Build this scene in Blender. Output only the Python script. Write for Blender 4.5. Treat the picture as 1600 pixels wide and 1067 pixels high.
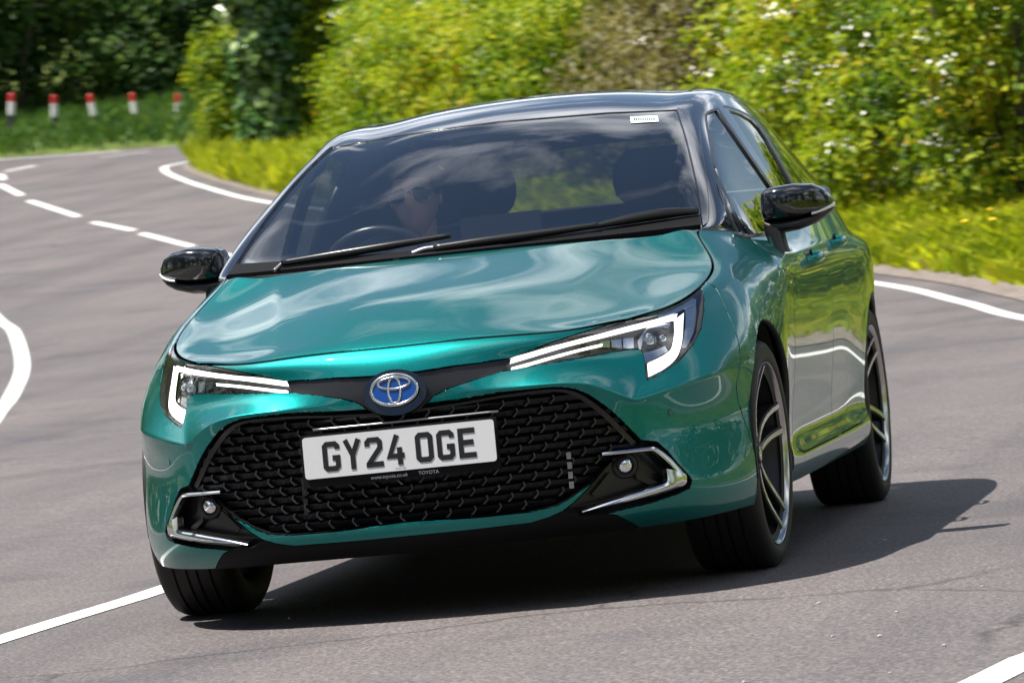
import bpy, bmesh, math, random
import numpy as np
from mathutils import Vector, Matrix
from mathutils.bvhtree import BVHTree

for o in list(bpy.data.objects):
    bpy.data.objects.remove(o)
SC = bpy.context.scene
COL = SC.collection

# ------------------------------------------------------------------ camera
CAM_C = (2.96186, -15.62342, 1.08377)
CAM_R = ((0.98011522, 0.17369860, -0.09593200),      # right
         (-0.09008964, -0.04123101, -0.99507983),    # down
         (-0.17679934, 0.98393536, -0.02476269))     # forward
FPX = 8821.7                                         # focal length in px of a 1600 px wide frame
cam_d = bpy.data.cameras.new('camera')
cam = bpy.data.objects.new('camera', cam_d)
COL.objects.link(cam)
cam.matrix_world = Matrix(((CAM_R[0][0], -CAM_R[1][0], -CAM_R[2][0], CAM_C[0]),
                           (CAM_R[0][1], -CAM_R[1][1], -CAM_R[2][1], CAM_C[1]),
                           (CAM_R[0][2], -CAM_R[1][2], -CAM_R[2][2], CAM_C[2]),
                           (0, 0, 0, 1)))
cam_d.sensor_width = 36.0
cam_d.sensor_fit = 'HORIZONTAL'
cam_d.lens = FPX / 1600.0 * 36.0
cam_d.clip_start = 0.5
cam_d.clip_end = 4000
cam_d.dof.use_dof = True
cam_d.dof.focus_distance = 15.4
cam_d.dof.aperture_fstop = 15.0
cam_d.dof.aperture_ratio = 0.5
SC.camera = cam

# ------------------------------------------------------------------ sun, sky, exposure
SUN_DIR = Vector((-0.41, -0.155, 1.0)).normalized()   # towards the sun
sun_d = bpy.data.lights.new('sun', 'SUN')
sun_d.energy = 5.0
sun_d.angle = math.radians(0.53)
sun_d.color = (1.0, 0.955, 0.89)
sun = bpy.data.objects.new('sun', sun_d)
COL.objects.link(sun)
sun.rotation_euler = (-SUN_DIR).to_track_quat('-Z', 'Y').to_euler()
sun.location = (-20, -8, 45)

world = bpy.data.worlds.new('World')
SC.world = world
world.use_nodes = True
wn, wl = world.node_tree.nodes, world.node_tree.links
wn.clear()
w_out = wn.new('ShaderNodeOutputWorld')
w_bg = wn.new('ShaderNodeBackground')
w_sky = wn.new('ShaderNodeTexSky')
w_sky.sky_type = 'NISHITA'
w_sky.sun_disc = False
w_sky.sun_elevation = math.asin(SUN_DIR.z)
w_sky.sun_rotation = math.atan2(SUN_DIR.x, SUN_DIR.y)
w_sky.air_density = 1.0
w_sky.dust_density = 0.2
w_bg.inputs['Strength'].default_value = 0.05
# scattered fair-weather clouds over the whole sky
w_tc = wn.new('ShaderNodeTexCoord')
w_sep = wn.new('ShaderNodeSeparateXYZ')
w_add = wn.new('ShaderNodeMath'); w_add.operation = 'ADD'; w_add.inputs[1].default_value = 0.16
w_dx = wn.new('ShaderNodeMath'); w_dx.operation = 'DIVIDE'
w_dy = wn.new('ShaderNodeMath'); w_dy.operation = 'DIVIDE'
w_cmb = wn.new('ShaderNodeCombineXYZ')
w_no = wn.new('ShaderNodeTexNoise')
w_no.inputs['Scale'].default_value = 1.35
w_no.inputs['Detail'].default_value = 9
w_no.inputs['Roughness'].default_value = 0.56
w_no.inputs['Distortion'].default_value = 0.35
w_rp = wn.new('ShaderNodeValToRGB')
w_rp.color_ramp.elements[0].position = 0.49
w_rp.color_ramp.elements[1].position = 0.64
w_mx = wn.new('ShaderNodeMixRGB')
w_mx.inputs['Color2'].default_value = (22, 22.3, 23, 1)
wl.new(w_tc.outputs['Generated'], w_sep.inputs[0])
wl.new(w_sep.outputs['Z'], w_add.inputs[0])
wl.new(w_sep.outputs['X'], w_dx.inputs[0]); wl.new(w_add.outputs[0], w_dx.inputs[1])
wl.new(w_sep.outputs['Y'], w_dy.inputs[0]); wl.new(w_add.outputs[0], w_dy.inputs[1])
wl.new(w_dx.outputs[0], w_cmb.inputs[0]); wl.new(w_dy.outputs[0], w_cmb.inputs[1])
w_of = wn.new('ShaderNodeVectorMath'); w_of.operation = 'ADD'; w_of.inputs[1].default_value = (0.0, 0.0, 0.0)
wl.new(w_cmb.outputs[0], w_of.inputs[0]); wl.new(w_of.outputs[0], w_no.inputs['Vector'])
wl.new(w_no.outputs['Fac'], w_rp.inputs['Fac'])
wl.new(w_rp.outputs['Color'], w_mx.inputs['Fac'])
wl.new(w_sky.outputs['Color'], w_mx.inputs['Color1'])
wl.new(w_mx.outputs['Color'], w_bg.inputs['Color'])
wl.new(w_bg.outputs[0], w_out.inputs['Surface'])

SC.view_settings.view_transform = 'Standard'
SC.view_settings.look = 'None'
SC.view_settings.exposure = 1.0
SC.view_settings.gamma = 1.0
SC.view_settings.use_curve_mapping = False
SC.render.engine = 'CYCLES'
SC.cycles.use_denoising = True
SC.cycles.max_bounces = 10
SC.cycles.transparent_max_bounces = 16
SC.cycles.caustics_reflective = False
SC.cycles.caustics_refractive = False
SC.cycles.sample_clamp_indirect = 6.0

# ------------------------------------------------------------------ helpers
rng = np.random.default_rng(7)
random.seed(7)


def tag(o, label=None, category=None, group=None, kind=None):
    if label: o['label'] = label
    if category: o['category'] = category
    if group: o['group'] = group
    if kind: o['kind'] = kind
    return o


def empty(name, loc=(0, 0, 0), parent=None):
    o = bpy.data.objects.new(name, None)
    o.empty_display_size = 0.2
    COL.objects.link(o)
    o.location = loc
    if parent: o.parent = parent
    return o


def mesh_obj(name, verts, faces, mat, parent=None, smooth=True, normals=None):
    me = bpy.data.meshes.new(name)
    me.from_pydata([tuple(v) for v in verts], [], [tuple(f) for f in faces])
    if mat is not None:
        for m in (mat if isinstance(mat, (list, tuple)) else [mat]):
            me.materials.append(m)
    if smooth:
        me.polygons.foreach_set('use_smooth', [True] * len(me.polygons))
    me.update()
    if normals is not None:
        me.normals_split_custom_set_from_vertices([tuple(n) for n in normals])
    o = bpy.data.objects.new(name, me)
    COL.objects.link(o)
    if parent: o.parent = parent
    return o


def bm_obj(name, bm, mat, parent=None, smooth=True, loc=None):
    me = bpy.data.meshes.new(name)
    bm.normal_update()
    bm.to_mesh(me); bm.free()
    if mat is not None: me.materials.append(mat)
    if smooth:
        me.polygons.foreach_set('use_smooth', [True] * len(me.polygons))
    o = bpy.data.objects.new(name, me)
    COL.objects.link(o)
    if parent: o.parent = parent
    if loc: o.location = loc
    return o


def sharp(o, deg=35):
    me = o.data
    me.set_sharp_from_angle(angle=math.radians(deg))
    return o


MATS = {}


def material(name, base=(.5, .5, .5), rough=.5, metal=0.0, coat=0.0, spec=.5, emit=None, estr=0.0, trans=0.0, ior=1.45):
    if name in MATS: return MATS[name]
    m = bpy.data.materials.new(name)
    m.use_nodes = True
    b = m.node_tree.nodes['Principled BSDF']
    b.inputs['Base Color'].default_value = (*base, 1)
    b.inputs['Roughness'].default_value = rough
    b.inputs['Metallic'].default_value = metal
    b.inputs['Coat Weight'].default_value = coat
    b.inputs['Coat Roughness'].default_value = 0.02
    b.inputs['Specular IOR Level'].default_value = spec
    b.inputs['IOR'].default_value = ior
    b.inputs['Transmission Weight'].default_value = trans
    if emit:
        b.inputs['Emission Color'].default_value = (*emit, 1)
        b.inputs['Emission Strength'].default_value = estr
    MATS[name] = m
    return m


def nodes(m):
    return m.node_tree.nodes, m.node_tree.links, m.node_tree.nodes['Principled BSDF']


def noise(m, scale, detail=4, rough=.6, coord='Object', vec=None):
    n, l, b = nodes(m)
    t = n.new('ShaderNodeTexNoise')
    t.inputs['Scale'].default_value = scale
    t.inputs['Detail'].default_value = detail
    t.inputs['Roughness'].default_value = rough
    if vec is None:
        tc = n.new('ShaderNodeTexCoord')
        l.new(tc.outputs[coord], t.inputs['Vector'])
    else:
        l.new(vec, t.inputs['Vector'])
    return t


def ramp(m, src, stops):
    n, l, b = nodes(m)
    r = n.new('ShaderNodeValToRGB')
    e = r.color_ramp.elements
    while len(e) < len(stops): e.new(0.5)
    for i, (p, c) in enumerate(stops):
        e[i].position = p
        e[i].color = (*c, 1) if len(c) == 3 else c
    l.new(src, r.inputs['Fac'])
    return r


def mixc(m, a, b_, fac, mode='MIX'):
    n, l, b = nodes(m)
    x = n.new('ShaderNodeMixRGB'); x.blend_type = mode
    for s, v in (('Color1', a), ('Color2', b_), ('Fac', fac)):
        if isinstance(v, (int, float)): x.inputs[s].default_value = v
        elif isinstance(v, tuple): x.inputs[s].default_value = (*v, 1)
        else: l.new(v, x.inputs[s])
    return x


def bump(m, src, strength, dist):
    n, l, b = nodes(m)
    x = n.new('ShaderNodeBump')
    x.inputs['Strength'].default_value = strength
    x.inputs['Distance'].default_value = dist
    l.new(src, x.inputs['Height'])
    l.new(x.outputs['Normal'], b.inputs['Normal'])
    return x


# ------------------------------------------------------------------ terrain height
U2 = (-0.17685357, 0.98423717)


def depth_of(x, y):
    return (x - CAM_C[0]) * U2[0] + (y - CAM_C[1]) * U2[1]


def gz(x, y):
    k = depth_of(x, y)
    return 0.336 * np.log1p(np.exp(np.minimum((k - 45) / 7.0, 60))) - 0.006


def spline(pts, n):
    """Catmull-Rom through points, n samples in all (uniform in arc length)."""
    p = np.array(pts, float)
    q = np.vstack([2 * p[0] - p[1], p, 2 * p[-1] - p[-2]])
    out = []
    for i in range(1, len(q) - 2):
        for t in np.linspace(0, 1, 24, endpoint=False):
            a, b, c, d = q[i - 1], q[i], q[i + 1], q[i + 2]
            out.append(.5 * ((2 * b) + (c - a) * t + (2 * a - 5 * b + 4 * c - d) * t * t + (3 * b - a - 3 * c + d) * t ** 3))
    out.append(q[-2]); out = np.array(out)
    s = np.concatenate([[0], np.cumsum(np.linalg.norm(np.diff(out, axis=0), axis=1))])
    u = np.linspace(0, s[-1], n)
    return np.stack([np.interp(u, s, out[:, k]) for k in range(out.shape[1])], 1)


# the road's edge line on the car's nearside, the centre line and the other edge line
EDGE = [(.2, -22), (.75, -12), (1.79, -3.92), (1.88, -3.35), (2.22, -1.0), (2.5, 3), (2.25, 8), (1.4, 13), (-.08, 19.1), (-.82, 22.8), (-1.93, 27.5),
        (-4.4, 35), (-8.6, 46), (-12.9, 56.0), (-15.3, 62.7), (-16.9, 67.6), (-17.75, 70.5), (-18.1, 72.4), (-17.6, 74.2), (-15.5, 76.2), (-10, 79), (0, 83), (14, 88)]
CENTRE_NEAR = [(-1.9, -14), (-1.56, -6), (-1.31, -.37), (-1.22, 1.3), (-1.2, 4.5), (-1.6, 10), (-2.7, 16)]
OTHER = [(-4.6, -14), (-4.5, 0), (-4.9, 9), (-5.6, 14.6), (-6.62, 19.15), (-7.2, 21.6), (-8.41, 26.4), (-10.08, 32.4), (-10.89, 34.9), (-13.5, 43), (-17.5, 54), (-21.5, 63)]
FAR = [(-60, 101), (-40, 93.5), (-29, 86), (-23.63, 82.5), (-21.1, 81.3), (-19.36, 80.9), (-15, 82.4), (-8, 85.5), (2, 89.5), (16, 95)]

# ------------------------------------------------------------------ materials of the setting
asphalt = material('asphalt', (.2, .2, .2), .72, spec=.5)
_n, _l, _b = nodes(asphalt)
_fine = noise(asphalt, 70, 4, .75)
_mid = noise(asphalt, 9, 4, .65)
_big = noise(asphalt, .35, 3, .55)
_c1 = ramp(asphalt, _fine.outputs['Fac'], [(.30, (.030, .027, .028)), (.5, (.094, .084, .084)), (.70, (.225, .205, .205))])
_c2 = ramp(asphalt, _big.outputs['Fac'], [(.35, (.84, .83, .85)), (.65, (1.09, 1.06, 1.04))])
_c3 = ramp(asphalt, _mid.outputs['Fac'], [(.3, (.86, .86, .87)), (.7, (1.08, 1.07, 1.05))])
_m1 = mixc(asphalt, _c1.outputs[0], _c2.outputs[0], 1.0, 'MULTIPLY')
_m2 = mixc(asphalt, _m1.outputs[0], _c3.outputs[0], 1.0, 'MULTIPLY')
_tc = _n.new('ShaderNodeTexCoord'); _mp = _n.new('ShaderNodeMapping')
_mp.inputs['Rotation'].default_value = (0, 0, math.radians(12)); _mp.inputs['Scale'].default_value = (1.5, .10, 1)
_l.new(_tc.outputs['Object'], _mp.inputs['Vector'])
_st = noise(asphalt, 1.0, 5, .6, vec=_mp.outputs[0])
_c4 = ramp(asphalt, _st.outputs['Fac'], [(.3, (.76, .76, .79)), (.5, (1, 1, 1)), (.72, (1.16, 1.14, 1.11))])
_m3 = mixc(asphalt, _m2.outputs[0], _c4.outputs[0], 1.0, 'MULTIPLY')
_pt = noise(asphalt, .9, 2, .5)
_c5 = ramp(asphalt, _pt.outputs['Fac'], [(.36, (.80, .81, .84)), (.42, (1, 1, 1))])
_m4 = mixc(asphalt, _m3.outputs[0], _c5.outputs[0], 1.0, 'MULTIPLY')
_wp = noise(asphalt, 2.3, 4, .6)
_vm = mixc(asphalt, _tc.outputs['Object'], _wp.outputs['Color'], .22)
_vo = _n.new('ShaderNodeTexVoronoi'); _vo.feature = 'DISTANCE_TO_EDGE'; _vo.inputs['Scale'].default_value = .42
_l.new(_vm.outputs[0], _vo.inputs['Vector'])
_c6 = ramp(asphalt, _vo.outputs['Distance'], [(.0, (.45, .45, .46)), (.008, (1, 1, 1))])
_ms = noise(asphalt, .23, 2, .5)
_c7 = ramp(asphalt, _ms.outputs['Fac'], [(.50, (0, 0, 0)), (.60, (1, 1, 1))])
_m5 = mixc(asphalt, _m4.outputs[0], _c6.outputs[0], _c7.outputs[0], 'MULTIPLY')
_l.new(_m5.outputs[0], _b.inputs['Base Color'])
bump(asphalt, _fine.outputs['Fac'], .55, .006)

paint_white = material('road_paint', (.80, .80, .78), .6)
_n, _l, _b = nodes(paint_white)
_w = noise(paint_white, 26, 5, .7)
_r = ramp(paint_white, _w.outputs['Fac'], [(.30, (.22, .21, .21)), (.40, (.60, .60, .58)), (.55, (.74, .74, .73)), (.75, (.80, .80, .79))])
_l.new(_r.outputs[0], _b.inputs['Base Color'])
bump(paint_white, _w.outputs['Fac'], .4, .004)

soil = material('verge_soil', (.1, .13, .04), .95, spec=.1)
_n, _l, _b = nodes(soil)
_s = noise(soil, 1.7, 6, .65)
_r = ramp(soil, _s.outputs['Fac'], [(.30, (.085, .062, .042)), (.46, (.070, .095, .025)), (.62, (.115, .165, .03)), (.8, (.15, .19, .045))])
_l.new(_r.outputs[0], _b.inputs['Base Color'])
bump(soil, _s.outputs['Fac'], .8, .08)

dirt = material('dusty_edge', (.27, .23, .2), .95, spec=.1)
_n, _l, _b = nodes(dirt)
_s = noise(dirt, 13, 6, .7)
_r = ramp(dirt, _s.outputs['Fac'], [(.3, (.09, .075, .065)), (.5, (.19, .16, .14)), (.7, (.29, .25, .23))])
_l.new(_r.outputs[0], _b.inputs['Base Color'])
bump(dirt, _s.outputs['Fac'], .8, .03)


# ------------------------------------------------------------------ ground sheet, road, dusty edge, markings
def ground_sheet():
    # fine near the road, coarse to the horizon
    xs = np.concatenate([np.linspace(-1500, -120, 12, endpoint=False), np.linspace(-120, 60, 91, endpoint=False), np.linspace(60, 1500, 12)])
    ys = np.concatenate([np.linspace(-1500, -60, 12, endpoint=False), np.linspace(-60, 180, 121, endpoint=False), np.linspace(180, 1500, 12)])
    X, Y = np.meshgrid(xs, ys)
    k = np.minimum(depth_of(X, Y), 190)
    Z = 0.336 * np.log1p(np.exp((k - 45) / 7.0)) - 0.006 - 0.03
    V = np.stack([X, Y, Z], -1).reshape(-1, 3)
    nx = len(xs)
    F = [(j * nx + i, j * nx + i + 1, (j + 1) * nx + i + 1, (j + 1) * nx + i) for j in range(len(ys) - 1) for i in range(nx - 1)]
    o = mesh_obj('ground', V, F, soil)
    tag(o, kind='structure')


ground_sheet()


def strip(name, left, right, lift, mat, kind='structure', sub=1):
    """sheet between two polylines of the same length, lying on the terrain"""
    V = []; F = []; n = len(left)
    for a, b in zip(left, right):
        for s in range(sub + 1):
            p = np.array(a) * (1 - s / sub) + np.array(b) * (s / sub)
            V.append((p[0], p[1], float(gz(p[0], p[1])) + lift))
    w = sub + 1
    for i in range(n - 1):
        for s in range(sub):
            F.append((i * w + s, i * w + s + 1, (i + 1) * w + s + 1, (i + 1) * w + s))
    o = mesh_obj(name, V, F, mat)
    return o


def offset(path, d):
    p = np.array(path)
    t = np.gradient(p, axis=0)
    t /= np.linalg.norm(t, axis=1)[:, None]
    n = np.stack([t[:, 1], -t[:, 0]], 1)      # to the right of travel
    return p + n * d


edge_s = spline(EDGE, 260)
edge_out = offset(edge_s, 0.32)
# the tarmac: everything from the near verge across to the far verge
from mathutils.geometry import delaunay_2d_cdt
def sheet_from_outline(name, outline, mat, lift, step):
    P = [Vector((float(a), float(b))) for a, b in outline]
    n = len(P)
    xs = np.array([p.x for p in P]); ys = np.array([p.y for p in P])
    for x in np.arange(xs.min(), xs.max(), step):
        for y in np.arange(ys.min(), ys.max(), step):
            P.append(Vector((float(x) + .011, float(y) + .013)))
    r = delaunay_2d_cdt(P, [], [list(range(n))], 1, 1e-4)
    V = [(v.x, v.y, float(gz(v.x, v.y)) + lift) for v in r[0]]
    o = mesh_obj(name, V, r[2], mat)
    me = o.data
    bm = bmesh.new(); bm.from_mesh(me)
    for f in bm.faces:
        if f.normal.z < 0: f.normal_flip()
    bm.to_mesh(me); bm.free()
    return o
far_s = spline([(14, 95), (2, 90.2), (-8, 86.2), (-15, 83.0), (-19.36, 81.6), (-21.1, 82.0), (-23.63, 83.2), (-29, 87), (-40, 94.2), (-60, 101.8)], 90)
outline = [tuple(p) for p in edge_out] + [tuple(p) for p in far_s] + [(-60, 80), (-36, 70), (-26, 60)] + [tuple(p) for p in offset(spline(OTHER, 60), -3.2)[::-1][6:]] + [(-9, -22)]
road = sheet_from_outline('road', outline, asphalt, 0.0, 2.0)
tag(road, kind='structure')
r_near = strip('road_near', [(-12, -60), (-9, -22.0)], [(-1.4, -60), (.52, -22.02)], 0.0, asphalt, sub=10)
tag(r_near, kind='structure')
ed = offset(edge_s, 0.30); ed2 = offset(edge_s, .88)
ed2 = ed2 + (np.sin(np.arange(len(ed2)) * 1.7) * .08 + np.sin(np.arange(len(ed2)) * .61) * .12)[:, None] * np.array([1, .2])
dusty = strip('dusty_verge', ed, ed2, 0.008, dirt, sub=3)
tag(dusty, kind='structure')


def marking(name, pts, w=.12, n=60, label=None, lift=.0028):
    s = spline(pts, n)
    o = strip(name, offset(s, -w / 2), offset(s, w / 2), lift, paint_white)
    return o


LBL = dict(kind='structure')
tag(marking('edge_line', EDGE, .105, 320), **LBL)
tag(marking('centre_line', CENTRE_NEAR, .11, 90), **LBL)
tag(marking('edge_line', OTHER, .11, 120), **LBL)
tag(marking('edge_line', FAR[:5], .12, 60), **LBL)
for a, b in [((-20.5, 70.77), (-18.82, 65.74)), ((-18.11, 63.5), (-15.74, 57.0)), ((-15.01, 54.92), (-13.71, 51.76)), ((-13.36, 50.75), (-11.77, 46.57)),
             ((-10.9, 44.3), (-8.9, 38.6)), ((-8.1, 36.4), (-6.2, 30.4)), ((-5.6, 28.2), (-4.2, 22.4)),
             ((-21.66, 75.13), (-20.96, 72.7)), ((-21.9, 76.3), (-21.79, 77.95)), ((-20.9, 79.05), (-20.15, 79.5)), ((-19.6, 79.7), (-18.6, 80.0))]:
    tag(marking('centre_dash', [a, ((a[0] + b[0]) / 2, (a[1] + b[1]) / 2), b], .12, 8), **LBL)

# loose stones on the tarmac near the verge
stone_m = material('stone', (.33, .30, .28), .9)
def stones():
    bm = bmesh.new()
    for i in range(110):
        if i < 70:
            t = rng.uniform(0, 1); y = -4.5 + 10 * t
            x = float(np.interp(y, [-12, -4, 3, 8], [.75, 1.78, 2.5, 2.25])) - abs(rng.normal(0, .55)) + .2
        else:
            j = rng.integers(60, 200); x, y = edge_out[j] + rng.normal(0, .3, 2)
        s = rng.uniform(.002, .007)
        z = float(gz(x, y)) + s * .3
        m = Matrix.Translation((x, y, z)) @ Matrix.Rotation(rng.uniform(0, 6), 4, 'Z') @ Matrix.Diagonal((s * rng.uniform(.8, 1.6), s, s * .7, 1))
        bmesh.ops.create_icosphere(bm, subdivisions=1, radius=1, matrix=m)
    o = bm_obj('gravel', bm, stone_m, smooth=False)
    tag(o, 'small loose stones scattered on the tarmac', 'gravel', kind='stuff')
stones()

# ================================================================== vegetation
def leaf_mat(name, stops, rough=.5, transl=.38, spec=.2):
    m = material(name, (.1, .14, .02), rough, spec=spec)
    n, l, b = nodes(m)
    at = n.new('ShaderNodeAttribute'); at.attribute_name = 'tint'
    r = ramp(m, at.outputs['Fac'], stops)
    l.new(r.outputs[0], b.inputs['Base Color'])
    tr = n.new('ShaderNodeBsdfTranslucent')
    g = mixc(m, r.outputs[0], (1.25, 1.2, .45), 1.0, 'MULTIPLY')
    l.new(g.outputs[0], tr.inputs['Color'])
    mx = n.new('ShaderNodeMixShader'); mx.inputs[0].default_value = transl
    out = n['Material Output']
    l.new(b.outputs[0], mx.inputs[1]); l.new(tr.outputs[0], mx.inputs[2])
    l.new(mx.outputs[0], out.inputs['Surface'])
    return m


LM = {
    'gold': leaf_mat('leaf_gold', [(0, (.025, .07, .006)), (.28, (.11, .20, .010)), (.6, (.26, .33, .016)), (.9, (.42, .43, .03)), (1, (.38, .24, .03))], transl=.42),
    'green': leaf_mat('leaf_green', [(0, (.02, .055, .008)), (.4, (.08, .16, .012)), (.8, (.19, .27, .02)), (1, (.30, .34, .04))]),
    'brown': leaf_mat('leaf_brown', [(0, (.075, .06, .03)), (.35, (.15, .14, .055)), (.7, (.22, .20, .10)), (1, (.30, .28, .20))]),
    'ivy': leaf_mat('leaf_ivy', [(0, (.018, .055, .012)), (.5, (.055, .135, .025)), (.8, (.14, .24, .05)), (1, (.38, .45, .22))], rough=.25, transl=.15, spec=.6),
    'dark': leaf_mat('leaf_dark_shaded', [(0, (.012, .032, .007)), (.5, (.028, .072, .012)), (.85, (.06, .12, .016)), (1, (.11, .17, .025))], transl=.25),  # the wood's shade is put into this darker leaf colour
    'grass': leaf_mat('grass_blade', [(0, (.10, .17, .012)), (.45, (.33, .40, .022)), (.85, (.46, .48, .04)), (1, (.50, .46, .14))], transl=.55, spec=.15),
    'shadegrass': leaf_mat('grass_lush_shaded', [(0, (.03, .075, .015)), (.5, (.06, .13, .025)), (1, (.12, .19, .04))], transl=.4),  # lush grass, darkened to carry the bank's shade in its colour
}
blossom_m = material('blossom', (.74, .72, .64), .7)
dand_m = material('dandelion_yellow', (.80, .58, .01), .7)
bark_m = material('bark', (.085, .065, .05), .95, spec=.1)
_n, _l, _b = nodes(bark_m)
_t = noise(bark_m, 18, 5, .7)
_r = ramp(bark_m, _t.outputs['Fac'], [(.3, (.03, .024, .018)), (.6, (.11, .088, .07)), (.8, (.17, .15, .12))])
_l.new(_r.outputs[0], _b.inputs['Base Color'])
bump(bark_m, _t.outputs['Fac'], 1.0, .03)


def leaf_mesh(name, P, N, L, mat, parent, tint, aspect=.6):
    """one rhombic leaf per point: P centres, N facing directions, L lengths"""
    n = len(P)
    r = rng.normal(size=(n, 3))
    N = N / np.linalg.norm(N, axis=1)[:, None]
    A = np.cross(N, r); A /= np.linalg.norm(A, axis=1)[:, None]
    Bv = np.cross(N, A)
    L = L[:, None]
    droop = N * L * .12
    V = np.empty((n, 4, 3))
    V[:, 0] = P - A * L * .5 - droop
    V[:, 1] = P + Bv * L * .5 * aspect + A * L * .06
    V[:, 2] = P + A * L * .5 - droop
    V[:, 3] = P - Bv * L * .5 * aspect + A * L * .06
    me = bpy.data.meshes.new(name)
    me.vertices.add(n * 4); me.loops.add(n * 4); me.polygons.add(n)
    me.vertices.foreach_set('co', V.reshape(-1))
    me.loops.foreach_set('vertex_index', np.arange(n * 4, dtype=np.int32))
    me.polygons.foreach_set('loop_start', np.arange(0, n * 4, 4, dtype=np.int32))
    me.polygons.foreach_set('loop_total', np.full(n, 4, dtype=np.int32))
    me.update(calc_edges=True)
    a = me.attributes.new('tint', 'FLOAT', 'FACE')
    a.data.foreach_set('value', np.clip(tint, 0, 1).astype(np.float32))
    me.materials.append(mat)
    o = bpy.data.objects.new(name, me)
    COL.objects.link(o)
    if parent: o.parent = parent
    return o


def vnoise(D, seed, f):
    g = np.random.default_rng(seed)
    out = np.zeros(len(D))
    for i in range(6):
        k = g.normal(size=3) * f * (1 + .45 * i); ph = g.uniform(0, 6.28)
        out += np.sin(D @ k + ph) / (1 + .45 * i)
    return out / 2.2


def tube(pts, radii, sides=6):
    V = []; F = []
    for i, (p, r) in enumerate(zip(pts, radii)):
        p = np.array(p, float)
        a = np.array(pts[min(i + 1, len(pts) - 1)], float) - np.array(pts[max(i - 1, 0)], float)
        a /= (np.linalg.norm(a) + 1e-9)
        u = np.cross(a, (0.31, .87, .2)); u /= np.linalg.norm(u); w = np.cross(a, u)
        for s in range(sides):
            t = 2 * math.pi * s / sides
            V.append(p + r * (math.cos(t) * u + math.sin(t) * w))
    for i in range(len(pts) - 1):
        for s in range(sides):
            b = i * sides; c = (s + 1) % sides
            F.append((b + s, b + c, b + sides + c, b + sides + s))
    F.append(tuple(range(sides))[::-1]); F.append(tuple(range(len(V) - sides, len(V))))
    return V, F


def join(parts):
    V = []; F = []
    for v, f in parts:
        o = len(V); V += [tuple(q) for q in v]; F += [tuple(i + o for i in g) for g in f]
    return V, F


def crown_points(n, lobes, seed, shell=.22, rough=.40):
    g = np.random.default_rng(seed)
    w = np.array([l[3] * l[5] + l[4] * l[5] for l in lobes]); w = w / w.sum()
    idx = g.choice(len(lobes), n, p=w)
    D = g.normal(size=(n, 3)); D /= np.linalg.norm(D, axis=1)[:, None]
    Lb = np.array(lobes)[idx]
    r = 1 - np.abs(g.normal(0, shell, n))
    r = np.clip(r, .15, 1.0)
    bumpy = 1 + rough * vnoise(D * 1.0 + idx[:, None] * 1.7, seed, 2.6) + .12 * vnoise(D + idx[:, None], seed + 5, 7.0)
    # some sprays stick out of the outline
    spray = np.where(g.uniform(size=n) < .06, g.uniform(1.0, 1.22, n), 1.0)
    P = Lb[:, :3] + D * Lb[:, 3:6] * (r * bumpy * spray)[:, None]
    return P, D


def shrub(name, label, cat, loc, lobes, n, leaf, kind, seed, group=None, blossoms=0, stems=5, blade=.62, dark=0.0):
    z0 = float(gz(loc[0], loc[1])) if len(loc) < 3 else loc[2]
    root = empty(name, (loc[0], loc[1], z0))
    tag(root, label, cat, group)
    P, D = crown_points(n, lobes, seed)
    keep = P[:, 2] > .03
    P, D = P[keep], D[keep]; m = len(P)
    g = np.random.default_rng(seed + 1)
    N = D * .8 + g.normal(size=(m, 3)) * .55 + np.array([0, 0, .55])
    L = leaf * g.uniform(.55, 1.3, m)
    clump = vnoise(P, seed + 3, 2.4)
    tint = .50 + .34 * clump + g.normal(0, .17, m) - dark  # clump noise varies leaf tone and paints in darker, shaded gaps
    leaf_mesh('crown', P, N, L, LM[kind], root, tint, blade)
    # stems fan up from the base into the lobes
    parts = []
    for i in range(stems):
        lb = lobes[i % len(lobes)]
        b = np.array([g.normal(0, .12) + lb[0] * .35, g.normal(0, .12) + lb[1] * .35, -.08])
        t = np.array(lb[:3]) + g.normal(0, .25, 3) * np.array(lb[3:6])
        pts = [b, b * .6 + t * .4 + g.normal(0, .06, 3), t]
        r0 = .035 + .012 * lb[5]
        parts.append(tube(pts, [r0, r0 * .65, r0 * .25], 5))
        for q in range(3):
            s = pts[1] * (1 - q / 3) + pts[2] * q / 3
            e = s + g.normal(0, .5, 3) * np.array(lb[3:6]) * .8 + np.array([0, 0, .2])
            parts.append(tube([s, e], [r0 * .4, r0 * .12], 4))
    V, F = join(parts)
    mesh_obj('stems', V, F, bark_m, root)
    if blossoms:
        Q, E_ = crown_points(blossoms, lobes, seed + 9, .05)
        Q = Q + E_ * .05
        Qs = np.repeat(Q, 9, 0) + g.normal(0, .055, (len(Q) * 9, 3)) * np.array([1.3, 1.3, .6])
        Nn = np.repeat(E_, 9, 0) + g.normal(0, .5, (len(Q) * 9, 3)) + np.array([0, 0, .6])
        Ls = g.uniform(.03, .055, len(Qs))
        leaf_mesh('blossom', Qs, Nn, Ls, blossom_m, root, np.full(len(Qs), .5), .9)
    return root


hp = spline(EDGE, 900)


def hedge_at(y, off):
    """point at the given offset from the edge line, looked up by y along the first part of the path"""
    i = int(np.argmin(np.abs(hp[:620, 1] - y)))
    t = hp[min(i + 3, len(hp) - 1)] - hp[max(i - 3, 0)]; t /= np.linalg.norm(t)
    return hp[i] + np.array([t[1], -t[0]]) * off, t


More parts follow.
